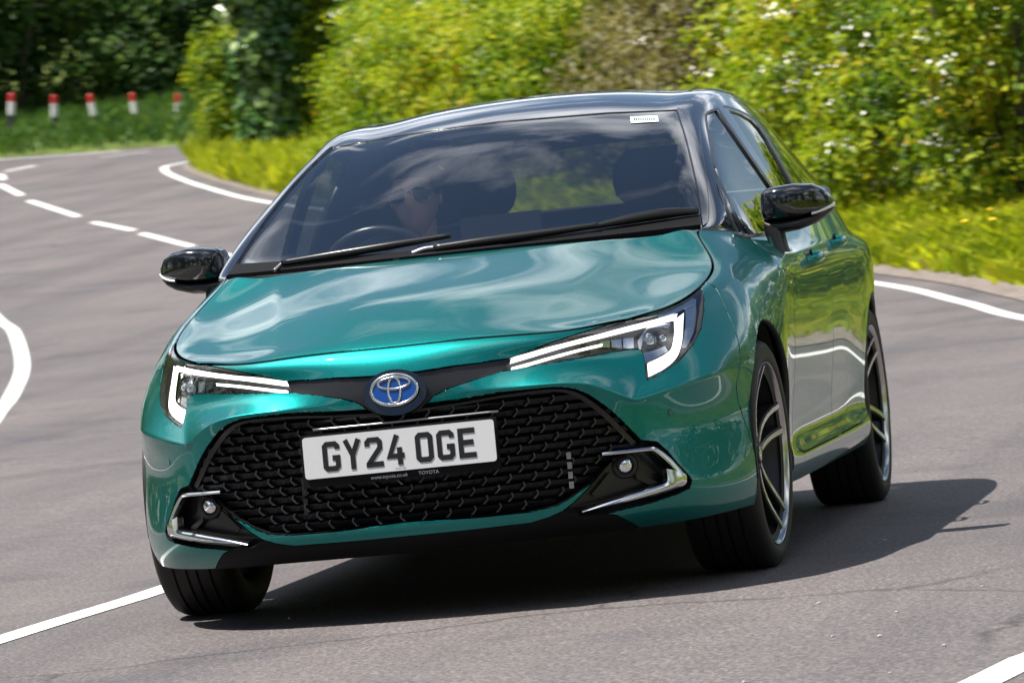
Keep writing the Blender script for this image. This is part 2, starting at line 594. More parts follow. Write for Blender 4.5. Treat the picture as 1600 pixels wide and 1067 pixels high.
# grassy bank between the road and the hedge
def bank():
    i0 = 0; i1 = int(np.argmin(np.abs(hp[:620, 1] - 71.0)))
    s = hp[i0:i1:6]
    offs = [.75, 1.1, 1.8, 2.6, 3.6, 6.0, 12.0]
    hs = [-.01, .05, .16, .32, .48, .6, .75]
    V = []; F = []
    cols = [offset(s, o) for o in offs]
    for i in range(len(s)):
        for c, h in zip(cols, hs):
            x, y = c[i]
            V.append((x, y, float(gz(x, y)) + h + .03 * math.sin(i * .9 + h * 30)))
    w = len(offs)
    for i in range(len(s) - 1):
        for k in range(w - 1):
            F.append((i * w + k, i * w + k + 1, (i + 1) * w + k + 1, (i + 1) * w + k))
    tag(mesh_obj('verge', V, F, soil), kind='structure')
bank()


def bank_h(off):
    return float(np.interp(off, [.75, 1.1, 1.8, 2.6, 3.6, 6.0, 12.0], [-.01, .05, .16, .32, .48, .6, .75]))


def grass_patch(name, label, pts, mat, h, seed):
    """pts: (n,3) root positions; curved two-triangle blades"""
    n = len(pts); g = np.random.default_rng(seed)
    a = g.uniform(0, 6.28, n); H = h * g.uniform(.45, 1.3, n); w = g.uniform(.005, .011, n)
    dirv = np.stack([np.cos(a), np.sin(a), np.zeros(n)], 1)
    lean = np.stack([g.normal(0, .32, n), g.normal(0, .32, n), np.ones(n)], 1)
    V = np.empty((n, 4, 3))
    V[:, 0] = pts - dirv * w[:, None]
    V[:, 1] = pts + dirv * w[:, None]
    mid = pts + lean * (H * .55)[:, None]
    V[:, 2] = mid + dirv * (w * .8)[:, None]
    V[:, 3] = pts + lean * H[:, None] + np.stack([g.normal(0, .07, n), g.normal(0, .07, n), np.full(n, -.04)], 1)
    me = bpy.data.meshes.new(name)
    me.vertices.add(n * 4); me.loops.add(n * 4); me.polygons.add(n)
    me.vertices.foreach_set('co', V.reshape(-1))
    me.loops.foreach_set('vertex_index', np.arange(n * 4, dtype=np.int32))
    me.polygons.foreach_set('loop_start', np.arange(0, n * 4, 4, dtype=np.int32))
    me.polygons.foreach_set('loop_total', np.full(n, 4, dtype=np.int32))
    me.update(calc_edges=True)
    at = me.attributes.new('tint', 'FLOAT', 'FACE')
    tint = .5 + .25 * vnoise(pts, seed, 1.3) + g.normal(0, .16, n)
    at.data.foreach_set('value', np.clip(tint, 0, 1).astype(np.float32))
    me.materials.append(mat)
    o = bpy.data.objects.new(name, me); COL.objects.link(o)
    tag(o, label, 'grass', kind='stuff')


def verge_grass():
    P = []
    g = np.random.default_rng(3)
    dens = [(18, 47, 46000), (47, 71, 30000), (-6, 18, 9000)]
    for y0, y1, n in dens:
        a = int(np.argmin(np.abs(hp[:620, 1] - y0))); b = int(np.argmin(np.abs(hp[:620, 1] - y1)))
        i = g.integers(a, b, n)
        t = hp[i + 2] - hp[i - 2]; t /= np.linalg.norm(t, axis=1)[:, None]
        nr = np.stack([t[:, 1], -t[:, 0]], 1)
        off = .62 + 2.1 * g.uniform(0, 1, n) ** .9 + np.where(g.uniform(size=n) < .5, .25, 0)
        xy = hp[i] + nr * off[:, None] + g.normal(0, .04, (n, 2))
        z = gz(xy[:, 0], xy[:, 1]) + np.interp(off, [.75, 1.1, 1.8, 2.6, 3.6, 6.0], [-.01, .05, .16, .32, .48, .6]) - .02
        P.append(np.column_stack([xy, z]))
    P = np.vstack(P)
    grass_patch('verge_grass', 'bright green grass on the verge below the hedge', P, LM['grass'], .20, 11)
verge_grass()

# dandelions in the verge
def dandelion(y, off, s):
    p, _ = hedge_at(y, off)
    z = float(gz(*p)) + bank_h(off)
    r = empty('dandelion', (p[0], p[1], z))
    n = 40; a = np.linspace(0, 6.28 * 3, n)
    bm = bmesh.new()
    bmesh.ops.create_uvsphere(bm, u_segments=10, v_segments=5, radius=1, matrix=Matrix.Translation((0, 0, .24)) @ Matrix.Diagonal((s, s, s * .45, 1)))
    bm_obj('flower', bm, dand_m, r)
    V, F = tube([(0, 0, -.03), (.01, 0, .12), (0, 0, .24)], [.004, .004, .003], 5)
    mesh_obj('stem', V, F, LM['grass'], r)
    return r
DN = [dandelion(29.8, 1.25, .034), dandelion(29.3, 1.35, .034), dandelion(30.4, 1.6, .026)]
for d, lb in zip(DN, ['yellow dandelion in the verge grass, left one of a pair at right edge', 'yellow dandelion in the verge grass, right one of a pair at right edge', 'small yellow dandelion higher up the grass bank']):
    tag(d, lb, 'dandelion', 'dandelions in the verge')

ORD = ['first', 'second', 'third', 'fourth', 'fifth', 'sixth', 'seventh', 'eighth', 'ninth', 'tenth', 'eleventh', 'twelfth', 'thirteenth', 'fourteenth', 'fifteenth']


def hedge_lobes(g, w, h, d=1.0):
    """many small rounded clumps with hollows between them; x along the hedge, y across it"""
    out = [(0, .25 * d, h * .42, w * .62, d * .45, h * .40)]
    for i in range(17):
        z = h * g.uniform(.10, .88)
        r = g.uniform(.26, .46)
        out.append((g.uniform(-.85, .85) * w, -d * (.62 - .38 * (z / h)) + g.uniform(-.18, .3) * d, z, r * w * .8, r * d, r * .95))
    for i in range(4):
        out.append((g.uniform(-.7, .7) * w, g.uniform(-.1, .4) * d, h * g.uniform(.82, .98), .34 * w, .4 * d, .34))
    return out


g0 = np.random.default_rng(21)
# front row, right of the frame towards the far bend: (y, offset, height, kind, blossoms, leaves)
ROW = [(32.2, 2.5, 2.9, 'gold', 46, 9000), (34.4, 2.7, 3.0, 'green', 26, 9000), (36.4, 2.5, 3.0, 'gold', 60, 9000), (38.4, 2.5, 2.9, 'gold', 44, 8500),
       (40.4, 2.5, 2.7, 'gold', 34, 8500), (42.4, 2.5, 2.7, 'brown', 16, 8000), (44.4, 2.5, 2.5, 'brown', 14, 8000), (46.6, 2.5, 2.3, 'brown', 0, 7500),
       (48.8, 2.5, 2.3, 'gold', 4, 7500), (51.0, 2.3, 2.2, 'gold', 0, 7000), (53.4, 2.3, 2.15, 'gold', 0, 7000), (55.8, 2.2, 2.1, 'gold', 0, 7000),
       (58.4, 2.2, 2.2, 'gold', 4, 6500), (60.8, 2.7, 2.3, 'green', 6, 6500)]
LOOK = {'gold': 'yellow-green', 'green': 'mid-green', 'brown': 'brownish half-bare'}
for i, (y, off, h, kd, bl, n) in enumerate(ROW):
    p, t = hedge_at(y, off)
    lobes = hedge_lobes(g0, 1.35, h, 1.15)
    # turn the lobes along the hedge
    lb = [(l[0] * t[0] + l[1] * t[1], l[0] * t[1] - l[1] * t[0], l[2], l[4] * abs(t[1]) + l[3] * abs(t[0]), l[3] * abs(t[1]) + l[4] * abs(t[0]), l[5]) for l in lobes]
    wh = 'with white blossom, ' if bl > 10 else ''
    shrub('hedge_bush', f'{LOOK[kd]} hedge bush {wh}{ORD[i]} from the right in the roadside hedge', 'bush', (p[0], p[1], float(gz(*p)) + bank_h(off) - .05),
          lb, n + 2500, .09, kd, 100 + i, 'bushes of the roadside hedge', blossoms=int(bl * 1.6))
# taller bushes behind the front row
BACK = [(33.5, 5.2, 4.0, 'green'), (37.4, 5.3, 4.2, 'gold'), (41.2, 5.2, 3.7, 'brown'), (45.2, 5.2, 3.2, 'gold'), (49.6, 5.2, 2.7, 'green')]
for i, (y, off, h, kd) in enumerate(BACK):
    p, t = hedge_at(y, off)
    lobes = hedge_lobes(g0, 2.0, h, 1.5)
    lb = [(l[0] * t[0] - l[1] * t[1], l[0] * t[1] + l[1] * t[0], l[2], l[4], l[3], l[5]) for l in lobes]
    shrub('tall_bush', f'taller {LOOK[kd]} bush behind the hedge, {ORD[i]} from the right', 'bush', (p[0], p[1], float(gz(*p)) + bank_h(off) - .05),
          lb, 9000, .11, kd, 140 + i, 'tall bushes behind the hedge', blossoms=30 if kd == 'gold' else 10)
# hedge running on along the verge beside the car
for i, y in enumerate([-2.0, 3, 6.6, 10.2, 13.8, 17.4, 21, 24.6, 28.2]):
    off = 4.4 if y < 15 else 3.6
    p, t = hedge_at(y, off)
    lobes = hedge_lobes(g0, 1.5, 3.0 + .5 * math.sin(i * 2.1), 2.0)
    lb = [(l[1], l[0], l[2], l[3], l[4], l[5]) for l in lobes]
    shrub('hedge_bush', f'roadside hedge bush {ORD[i]} along the verge beside the car', 'bush', (p[0], p[1], float(gz(*p)) + bank_h(off) - .05),
          lb, 3400, .19, ['gold', 'green', 'gold'][i % 3], 200 + i, 'hedge bushes beside the car', blossoms=30 if i % 2 else 0)

# ------------------------------------------------ bushes on the inside of the far bend
def far_bush(label, x, y, lobes, n, leaf, kind, seed, bl=0, blade=.62, name='bend_bush', dark=0):
    shrub(name, label, 'bush', (x, y, float(gz(x, y)) + .05), lobes, n, leaf, kind, seed, 'bushes inside the far bend', blossoms=bl, blade=blade, dark=dark)
far_bush('golden bush at the tip of the far bend, leftmost of the bend bushes', -16.85, 71.5,
         [(0, 0, .7, .6, .6, .8), (-.1, .2, 1.5, .55, .5, .7), (.35, .1, 1.1, .55, .6, 1.0), (.3, .2, .4, .7, .6, .5), (.1, 0, .25, .6, .5, .35)], 9000, .10, 'gold', 301, 6)
far_bush('dark glossy ivy-covered bush with pale leaf highlights beside the golden bush', -15.65, 68.7,
         [(0, 0, 1.1, .5, .5, 1.1), (.1, .1, 2.3, .55, .5, 1.0), (-.1, 0, 3.0, .65, .6, .8), (.3, .1, 3.3, .6, .6, .7), (.1, 0, .5, .45, .5, .6)], 9500, .18, 'ivy', 302, 0, .85)
far_bush('leafy green bush right of the ivy-covered bush', -15.0, 69.8,
         [(0, 0, 1.0, .7, .7, 1.0), (.1, 0, 2.0, .7, .7, .9), (.4, .1, 1.4, .8, .7, .9), (.2, 0, 2.9, .7, .6, .7), (.7, .2, .6, .7, .6, .7)], 9500, .11, 'gold', 303, 10)
far_bush('mid-green bush between the ivy-covered bush and the hedge', -13.8, 69.2,
         [(0, 0, 1.0, .9, .8, 1.0), (.2, .2, 1.9, .8, .7, .7), (-.4, 0, 1.5, .7, .7, .8), (.7, 0, .8, .8, .7, .8)], 9500, .11, 'green', 304, 8)
far_bush('yellow-green bush joining the bend bushes to the hedge', -12.4, 67.8,
         [(0, 0, .9, .9, .8, .9), (.2, .2, 1.7, .8, .7, .65), (-.5, 0, 1.3, .7, .7, .7), (.7, 0, .8, .8, .7, .7)], 8500, .11, 'gold', 305, 8)
g1 = np.random.default_rng(5)
xy = np.column_stack([g1.uniform(-18.3, -9, 26000), g1.uniform(57, 76, 26000)])
d2 = np.min(np.linalg.norm(xy[:, None, :] - hp[None, 300:760:4, :], axis=2), axis=1)
ii = np.argmin(np.linalg.norm(xy[:, None, :] - hp[None, :760:4, :], axis=2), axis=1) * 4
tv = hp[np.minimum(ii + 3, 899)] - hp[np.maximum(ii - 3, 0)]
side = (xy[:, 0] - hp[ii, 0]) * tv[:, 1] - (xy[:, 1] - hp[ii, 1]) * tv[:, 0]
kp = (side > 0) & (d2 > .45) & (d2 < 3.0)
xy = xy[kp]
grass_patch('bend_grass', 'sunlit grass along the inside of the far bend', np.column_stack([xy, gz(xy[:, 0], xy[:, 1]) + .02]), LM['grass'], .42, 12)

# ------------------------------------------------ far bank, marker posts, wood
def far_bank():
    fs = spline(FAR, 120)
    offs = [-.05, .5, 1.5, 4, 8, 14, 24, 40]
    hs = [-.02, .06, .12, .22, .34, .7, 2.2, 3.6]
    V = []; F = []; w = len(offs)
    cols = [offset(fs, -o - .75) for o in offs]
    for i in range(len(fs)):
        for c, h in zip(cols, hs):
            V.append((c[i][0], c[i][1], float(gz(*c[i])) + h))
    for i in range(len(fs) - 1):
        for k in range(w - 1):
            F.append((i * w + k + 1, i * w + k, (i + 1) * w + k, (i + 1) * w + k + 1))
    tag(mesh_obj('far_bank', V, F, soil), kind='structure')
    n = 42000; g = np.random.default_rng(8)
    i = g.integers(14, 118, n); off = .2 + 13 * g.uniform(size=n) ** 1.1
    t = fs[np.minimum(i + 1, 119)] - fs[i - 1]; t /= np.linalg.norm(t, axis=1)[:, None]
    xy = fs[i] - np.stack([t[:, 1], -t[:, 0]], 1) * (off + .75)[:, None] + g.normal(0, .2, (n, 2))
    z = gz(xy[:, 0], xy[:, 1]) + np.interp(off, offs, hs)
    grass_patch('bank_grass', 'long lush grass with shade in its colour on the bank beyond the road', np.column_stack([xy, z - .02]), LM['shadegrass'], .30, 13)
far_bank()

post_red = material('post_red', (.42, .012, .012), .45)
post_white = material('post_white', (.62, .62, .60), .5)
_n, _l, _b = nodes(post_white)
_t = noise(post_white, 9, 4, .7)
_r = ramp(post_white, _t.outputs['Fac'], [(.3, (.36, .35, .31)), (.5, (.58, .58, .55)), (.8, (.66, .66, .64))])
_l.new(_r.outputs[0], _b.inputs['Base Color'])
post_black = material('post_black', (.02, .02, .022), .6)


def post(loc, lean):
    r = empty('marker_post', loc)
    r.rotation_euler = lean
    def seg(nm, z0, z1, m, top=False):
        bm = bmesh.new()
        ring = []
        zs = [z0, z1] + ([z1 + .02] if top else [])
        for k, z in enumerate(zs):
            rr = .064 if k < 2 else .045
            ring.append([bm.verts.new((rr * math.cos(a), rr * .8 * math.sin(a), z)) for a in np.linspace(0, 2 * math.pi, 15)[:-1]])
        for a, b in zip(ring[:-1], ring[1:]):
            for i in range(14): bm.faces.new((a[i], a[(i + 1) % 14], b[(i + 1) % 14], b[i]))
        bm.faces.new(ring[-1]); bm.faces.new(ring[0][::-1])
        sharp(bm_obj(nm, bm, m, r))
    seg('base_band', -.25, .10, post_black)
    seg('white_band', .10, .355, post_white)
    seg('red_cap', .355, .50, post_red, True)
    return r


PO = [(-25.14, 89.15, 3.52), (-24.33, 89.29, 3.43), (-23.58, 89.43, 3.37), (-22.81, 89.57, 3.3), (-22.01, 89.71, 3.23)]
PL = ['leftmost red and white marker post on the far bank', 'second red and white marker post from the left', 'middle red and white marker post of the five',
      'fourth red and white marker post from the left', 'rightmost red and white marker post, nearest the golden bush']
for q, lb in zip(PO, PL):
    tag(post((q[0], q[1], q[2] + rng.uniform(-.02, .02)), (math.radians(rng.uniform(-2, 2)), math.radians(5.6 + rng.uniform(-1.6, 1.6)), rng.uniform(0, 3))), lb, 'post', 'marker posts on the far bank')


def tree(label, x, y, h, cr, kind, seed, n, leaf, low=.12, z=None):
    g = np.random.default_rng(seed)
    z0 = float(gz(x, y)) + 1.0 if z is None else z
    root = empty('woodland_tree', (x, y, z0)); tag(root, label, 'tree', 'trees of the wood behind the bend')
    parts = [tube([(0, 0, -.8), (.1, 0, h * .3), (-.05, .1, h * .6), (.1, 0, h * .9)], [.26, .2, .13, .04], 8)]
    lobes = []
    for i in range(13):
        f = low + (1 - low) * (i + .5) / 13
        a = i * 2.4 + g.uniform(-.4, .4)
        rad = cr * (1 - .55 * abs(f - .45)) * .62
        c = (math.cos(a) * rad, math.sin(a) * rad, h * f)
        lobes.append((*c, cr * g.uniform(.4, .6), cr * g.uniform(.4, .6), h * .13))
        parts.append(tube([(0, 0, h * f * .75), (c[0] * .5, c[1] * .5, h * f * .9), c], [.09, .06, .02], 5))
    V, F = join(parts)
    mesh_obj('trunk', V, F, bark_m, root)
    P, D = crown_points(n, lobes, seed, .25, .3)
    N = D * .6 + g.normal(size=(n, 3)) * .6 + np.array([0, 0, .6])
    leaf_mesh('crown', P, N, leaf * g.uniform(.6, 1.3, n), LM[kind], root, .45 + .22 * vnoise(P, seed, 1.1) + g.normal(0, .16, n), .65)
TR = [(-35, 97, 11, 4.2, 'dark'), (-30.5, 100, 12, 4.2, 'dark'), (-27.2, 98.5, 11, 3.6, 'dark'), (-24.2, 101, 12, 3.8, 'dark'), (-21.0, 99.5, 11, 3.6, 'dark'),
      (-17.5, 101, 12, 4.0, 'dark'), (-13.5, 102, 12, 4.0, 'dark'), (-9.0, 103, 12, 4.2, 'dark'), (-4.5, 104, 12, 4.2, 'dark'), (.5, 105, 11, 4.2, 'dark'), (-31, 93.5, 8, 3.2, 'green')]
TL = ['leftmost dark tree of the wood behind the marker posts', 'dark tree behind the leftmost marker post', 'dark tree behind the second and third marker posts', 'tall dark tree behind the fourth marker post',
      'dark tree behind the rightmost marker post', 'dark tree rising behind the golden bush', 'dark tree rising behind the ivy-covered bush', 'dark tree showing above the hedge left of the car roof',
      'dark tree showing above the hedge behind the car roof', 'dark tree showing above the brownish bushes', 'lighter green tree at the top left corner']
for i, ((x, y, h, cr, kd), lb) in enumerate(zip(TR, TL)):
    tree(lb, x, y, h, cr, kd, 400 + i, 9000, .24)

# undergrowth filling the edge of the wood
UG = [(-33.5, 93.0), (-31.0, 94.5), (-28.8, 95.2), (-26.6, 95.6), (-24.6, 96.0), (-22.6, 96.2), (-20.6, 96.6), (-18.4, 97.0), (-15.6, 98.0), (-12.4, 99.0), (-9.0, 100.0), (-5.6, 101.0), (-2.0, 102.0), (1.6, 103.0)]
g3 = np.random.default_rng(77)
for i, (x, y) in enumerate(UG):
    h = g3.uniform(2.6, 3.6)
    lobes = [(g3.uniform(-.8, .8), g3.uniform(-.4, .4), h * g3.uniform(.15, .85), g3.uniform(.9, 1.3), g3.uniform(.6, .9), h * g3.uniform(.2, .32)) for _ in range(9)]
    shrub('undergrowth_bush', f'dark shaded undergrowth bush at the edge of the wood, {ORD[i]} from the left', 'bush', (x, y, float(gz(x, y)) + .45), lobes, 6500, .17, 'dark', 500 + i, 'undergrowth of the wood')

# the road runs on into trees behind the viewpoint; they show in the car's paint
g4 = np.random.default_rng(91)
BT_ = [(-30, -30), (-23.5, -34), (-17, -36), (-10.5, -38), (-4, -39), (2.5, -38.5), (9, -37), (15, -33), (20, -27)]
for i, (x, y) in enumerate(BT_):
    root = empty('roadside_tree', (x, y, -.05))
    tag(root, f'leafy tree facing the front of the car, {ORD[i]} from the left', 'tree', 'trees behind the viewpoint')
    h = g4.uniform(10, 13)
    lobes = [(g4.uniform(-2.4, 2.4), g4.uniform(-1.6, 1.6), h * g4.uniform(.08, .92), g4.uniform(1.8, 2.9), g4.uniform(1.4, 2.2), h * g4.uniform(.12, .2)) for _ in range(14)]
    P, D = crown_points(3000, lobes, 700 + i, .2, .3)
    leaf_mesh('crown', P, D * .6 + g4.normal(size=(3000, 3)) * .6 + np.array([0, 0, .5]), .55 * g4.uniform(.6, 1.3, 3000), LM['green'], root, .35 + .25 * vnoise(P, i, 1.0) + g4.normal(0, .15, 3000), .7)
    V, F = join([tube([(0, 0, -.5), (.1, 0, h * .35), (0, .1, h * .85)], [.3, .22, .06], 8)])
    mesh_obj('trunk', V, F, bark_m, root)

# trees along the far side of the road, left of the picture
g5 = np.random.default_rng(17)
os_ = offset(spline(OTHER, 200), -9.5)
for i, y in enumerate([-12, -5, 2, 9, 16, 23, 30, 37]):
    q = os_[int(np.argmin(np.abs(os_[:, 1] - y)))]
    root = empty('wayside_tree', (q[0], q[1], float(gz(*q)) - .05))
    tag(root, f'leafy tree on the offside verge across from the car, {ORD[i]} going up the hill', 'tree', 'trees on the offside verge')
    h = g5.uniform(9, 11)
    lobes = [(g5.uniform(-2.0, 2.0), g5.uniform(-2.6, 2.6), h * g5.uniform(.07, .92), g5.uniform(1.5, 2.2), g5.uniform(1.8, 2.8), h * g5.uniform(.12, .2)) for _ in range(14)]
    P, D = crown_points(3200, lobes, 800 + i, .2, .3)
    leaf_mesh('crown', P, D * .6 + g5.normal(size=(3200, 3)) * .6 + np.array([0, 0, .5]), .5 * g5.uniform(.6, 1.3, 3200), LM['green'], root, .32 + .25 * vnoise(P, i, 1.0) + g5.normal(0, .15, 3200), .7)
    V, F = tube([(0, 0, -.5), (.1, 0, h * .35), (0, .1, h * .85)], [.3, .22, .06], 8)
    mesh_obj('trunk', V, F, bark_m, root)

# ================================================================== the car
# body coordinates: +x car's nearside (right in the picture), -y forward, origin on the road under the front axle
ROLL = math.radians(-0.6256)
_c, _s = math.cos(ROLL), math.sin(ROLL)


def BT(v):
    z = v[2] - .3
    return (_c * v[0] + _s * z, v[1], -_s * v[0] + _c * z + .3)


def BN(v):
    return (_c * v[0] + _s * v[2], v[1], -_s * v[0] + _c * v[2])


def inv(v):
    z = v[2] - .3
    return Vector((_c * v[0] - _s * z, v[1], _s * v[0] + _c * z + .3))


VP = inv(CAM_C)          # the point the outlines were measured from, in body coordinates


def ray(px):
    a, b = (px[0] - 800) / FPX, (px[1] - 533.5) / FPX
    d = [CAM_R[0][i] * a + CAM_R[1][i] * b + CAM_R[2][i] for i in range(3)]
    return Vector((_c * d[0] - _s * d[2], d[1], _s * d[0] + _c * d[2])).normalized()


def pix(v):
    w = BT(v)
    q = [w[i] - CAM_C[i] for i in range(3)]
    a = sum(CAM_R[0][i] * q[i] for i in range(3)); b = sum(CAM_R[1][i] * q[i] for i in range(3)); c = sum(CAM_R[2][i] * q[i] for i in range(3))
    return (800 + FPX * a / c, 533.5 + FPX * b / c)


# ---------------------------------------------------------------- materials
teal = material('teal_paint', (.006, .155, .15), .42, metal=.86, coat=1.0)
MATS['teal_paint'].node_tree.nodes['Principled BSDF'].inputs['Coat IOR'].default_value = 1.38
MATS['teal_paint'].node_tree.nodes['Principled BSDF'].inputs['Specular IOR Level'].default_value = .25
_n, _l, _b = nodes(teal)
_fl = _n.new('ShaderNodeTexNoise'); _fl.inputs['Scale'].default_value = 900; _fl.inputs['Detail'].default_value = 1
_tc = _n.new('ShaderNodeTexCoord'); _l.new(_tc.outputs['Object'], _fl.inputs['Vector'])
_r = ramp(teal, _fl.outputs['Fac'], [(.35, (.0005, .108, .108)), (.65, (.004, .220, .206))])
_l.new(_r.outputs[0], _b.inputs['Base Color'])
gloss_black = material('gloss_black', (.006, .007, .009), .12, coat=1.0)
black_plastic = material('black_plastic', (.005, .005, .006), .6, spec=.15)
satin_black = material('satin_black', (.010, .010, .011), .3)
rubber = material('rubber', (.012, .012, .012), .62)
chrome = material('satin_chrome', (.58, .60, .62), .16, metal=1.0)
alloy = material('machined_alloy', (.46, .46, .45), .22, metal=1.0)
alloy_dark = material('dark_alloy', (.03, .03, .033), .35, metal=.6)
disc_m = material('brake_steel', (.35, .34, .33), .35, metal=1.0)
drl = material('drl_light', (1, 1, 1), .4, emit=(1.0, .98, .95), estr=1.2)
lamp_silver = material('lamp_silver', (.75, .76, .78), .12, metal=1.0)
lamp_dark = material('lamp_dark', (.05, .045, .04), .35, metal=.3)
plate_m = material('plate_white', (.60, .60, .61), .4)
plate_k = material('plate_black', (.01, .01, .011), .4)
badge_blue = material('badge_blue', (.004, .045, .22), .15, coat=1.0)
seat_m = material('seat_fabric', (.02, .021, .023), .8)
dash_m = material('dashboard', (.028, .029, .031), .7)
sticker_m = material('sticker', (.75, .82, .82), .5)
sticker_k = material('sticker_print', (.05, .10, .10), .5)


def glass(name, tint, fres_ior=1.5, rough=0.0):
    m = bpy.data.materials.new(name); m.use_nodes = True
    n, l = m.node_tree.nodes, m.node_tree.links
    n.clear()
    o = n.new('ShaderNodeOutputMaterial')
    t = n.new('ShaderNodeBsdfTransparent'); t.inputs[0].default_value = (*tint, 1)
    g = n.new('ShaderNodeBsdfGlossy'); g.inputs['Roughness'].default_value = rough
    f = n.new('ShaderNodeFresnel'); f.inputs['IOR'].default_value = fres_ior
    # same reflectance from either side of a thin pane
    geo = n.new('ShaderNodeNewGeometry'); mr = n.new('ShaderNodeMapRange')
    mr.inputs['To Min'].default_value = fres_ior; mr.inputs['To Max'].default_value = 1 / fres_ior
    l.new(geo.outputs['Backfacing'], mr.inputs['Value']); l.new(mr.outputs[0], f.inputs['IOR'])
    # two faces of the pane: 2R / (1 + R)
    m2 = n.new('ShaderNodeMath'); m2.operation = 'MULTIPLY'; m2.inputs[1].default_value = 2
    m1 = n.new('ShaderNodeMath'); m1.operation = 'ADD'; m1.inputs[1].default_value = 1
    dv = n.new('ShaderNodeMath'); dv.operation = 'DIVIDE'
    l.new(f.outputs[0], m2.inputs[0]); l.new(f.outputs[0], m1.inputs[0]); l.new(m2.outputs[0], dv.inputs[0]); l.new(m1.outputs[0], dv.inputs[1])
    x = n.new('ShaderNodeMixShader')
    l.new(dv.outputs[0], x.inputs[0]); l.new(t.outputs[0], x.inputs[1]); l.new(g.outputs[0], x.inputs[2])
    l.new(x.outputs[0], o.inputs['Surface'])
    MATS[name] = m
    return m


ws_glass = glass('windscreen_glass', (.96, .98, .98), 1.8)
side_glass_m = glass('tinted_glass', (.20, .23, .24), 3.0)
front_glass_m = glass('door_glass', (.60, .66, .66), 3.0)
tail_glass_m = glass('tail_glass', (.38, .42, .42), 1.5)
lens_m = glass('clear_lens', (.92, .93, .94), 1.45)

# ---------------------------------------------------------------- body surface: control cage of one half
cv = []; cvi = {}


def cp(key, p):
    if key not in cvi:
        cvi[key] = len(cv); cv.append(p)
    return cvi[key]


HOOD = [
    [(0, -.885, .727), (.16, -.878, .728), (.32, -.848, .725), (.47, -.777, .721), (.60, -.64, .732)],
    [(0, -.765, .779), (.175, -.752, .776), (.352, -.712, .757), (0.53, -0.628, 0.739), (.68, -.49, .748)],
    [(0, -.58, .838), (.195, -.57, .832), (.395, -.52, .806), (0.58, -0.44, 0.777), (.735, -.33, .778)],
    [(0, -.36, .882), (.215, -.35, .876), (.435, -.30, .850), (0.61, -0.235, 0.818), (.757, -.12, .818)],
    [(0, -.13, .920), (.235, -.12, .915), (.475, -.08, .893), (0.63, -0.02, 0.866), (.745, .045, .864)],
    [(0, .05, .950), (.24, .06, .949), (.47, .095, .944), (.60, .14, .942), (.684, .198, .946)]]
WRAP = {  # column: rows 8..0 (row 9 is the bonnet edge or belt line)
    0: [(0, -.925, .675), (0, -.938, .632), (0, -.944, .595), (0, -.945, .54), (0, -.945, .46), (0, -.946, .385), (0, -.955, .30), (0, -.962, .232), (0, -.90, .178)],
    1: [(.16, -.912, .675), (.165, -.926, .632), (.17, -.934, .592), (.17, -.935, .54), (.17, -.936, .46), (.17, -.937, .385), (.17, -.946, .30), (.17, -.950, .230), (.165, -.885, .178)],
    2: [(.31, -.872, .675), (.32, -.888, .630), (.335, -.916, .588), (.34, -.906, .535), (.345, -.905, .455), (.345, -.906, .385), (.345, -.914, .30), (.342, -.914, .228), (.33, -.852, .178)],
    3: [(.462, -.800, .675), (.475, -.815, .622), (.50, -.888, .580), (.515, -.866, .525), (.52, -.858, .44), (.525, -.855, .37), (.525, -.852, .295), (.52, -.842, .226), (.505, -.79, .176)],
    4: [(.605, -.672, .672), (.628, -.690, .606), (.610, -.818, .518), (.632, -.786, .462), (.646, -.772, .40), (.66, -.767, .34), (.668, -.758, .282), (.66, -.738, .222), (.64, -.70, .176)],
    5: [(.70, -.525, .684), (.738, -.575, .606), (.750, -.640, .548), (.740, -.614, .474), (.742, -.610, .405), (.750, -.622, .335), (.756, -.635, .278), (.75, -.624, .222), (.735, -.60, .178)],
    6: [(.768, -.37, .708), (.810, -.405, .635), (.830, -.432, .570), (.822, -.425, .49), (.823, -.426, .42), (.832, -.436, .345), (.836, -.44, .28), (.83, -.438, .225), (.812, -.43, .182)],
    7: [(.812, -.14, .765), (.85, -.16, .70), (.876, -.175, .625), (.888, -.185, .545), (.890, -.19, .46), (.888, -.2, .385), (.884, -.2, .305), (.876, -.2, .24), (.855, -.2, .185)],
    8: [(.805, .05, .818), (.85, .05, .750), (.880, .05, .67), (.892, .05, .58), (.895, .05, .48), (.892, .05, .39), (.885, .05, .305), (.876, .05, .24), (.855, .05, .185)],
    9: [(.785, .245, .882), (.855, .27, .80), (.884, .28, .70), (.891, .29, .59), (.888, .3, .48), (.878, .3, .385), (.872, .3, .31), (.874, .3, .25), (.85, .3, .19)]}
BELT = [(.748, .36, .936), (.79, .55, .910), (.805, .85, .903), (.812, 1.16, .907), (.815, 1.5, .917), (.81, 1.9, .935), (.79, 2.3, .962), (.755, 2.7, 1.0), (.70, 3.05, 1.03)]
RAIL = [(.715, .285, .955), (.680, .55, 1.075), (.632, .85, 1.195), (.594, 1.16, 1.289), (.598, 1.5, 1.334), (.594, 1.9, 1.346), (.58, 2.3, 1.328), (.552, 2.7, 1.28), (.52, 3.0, 1.20)]
BY = [.42, .60, .88, 1.18, 1.52, 1.92, 2.30, 2.68, 3.08]
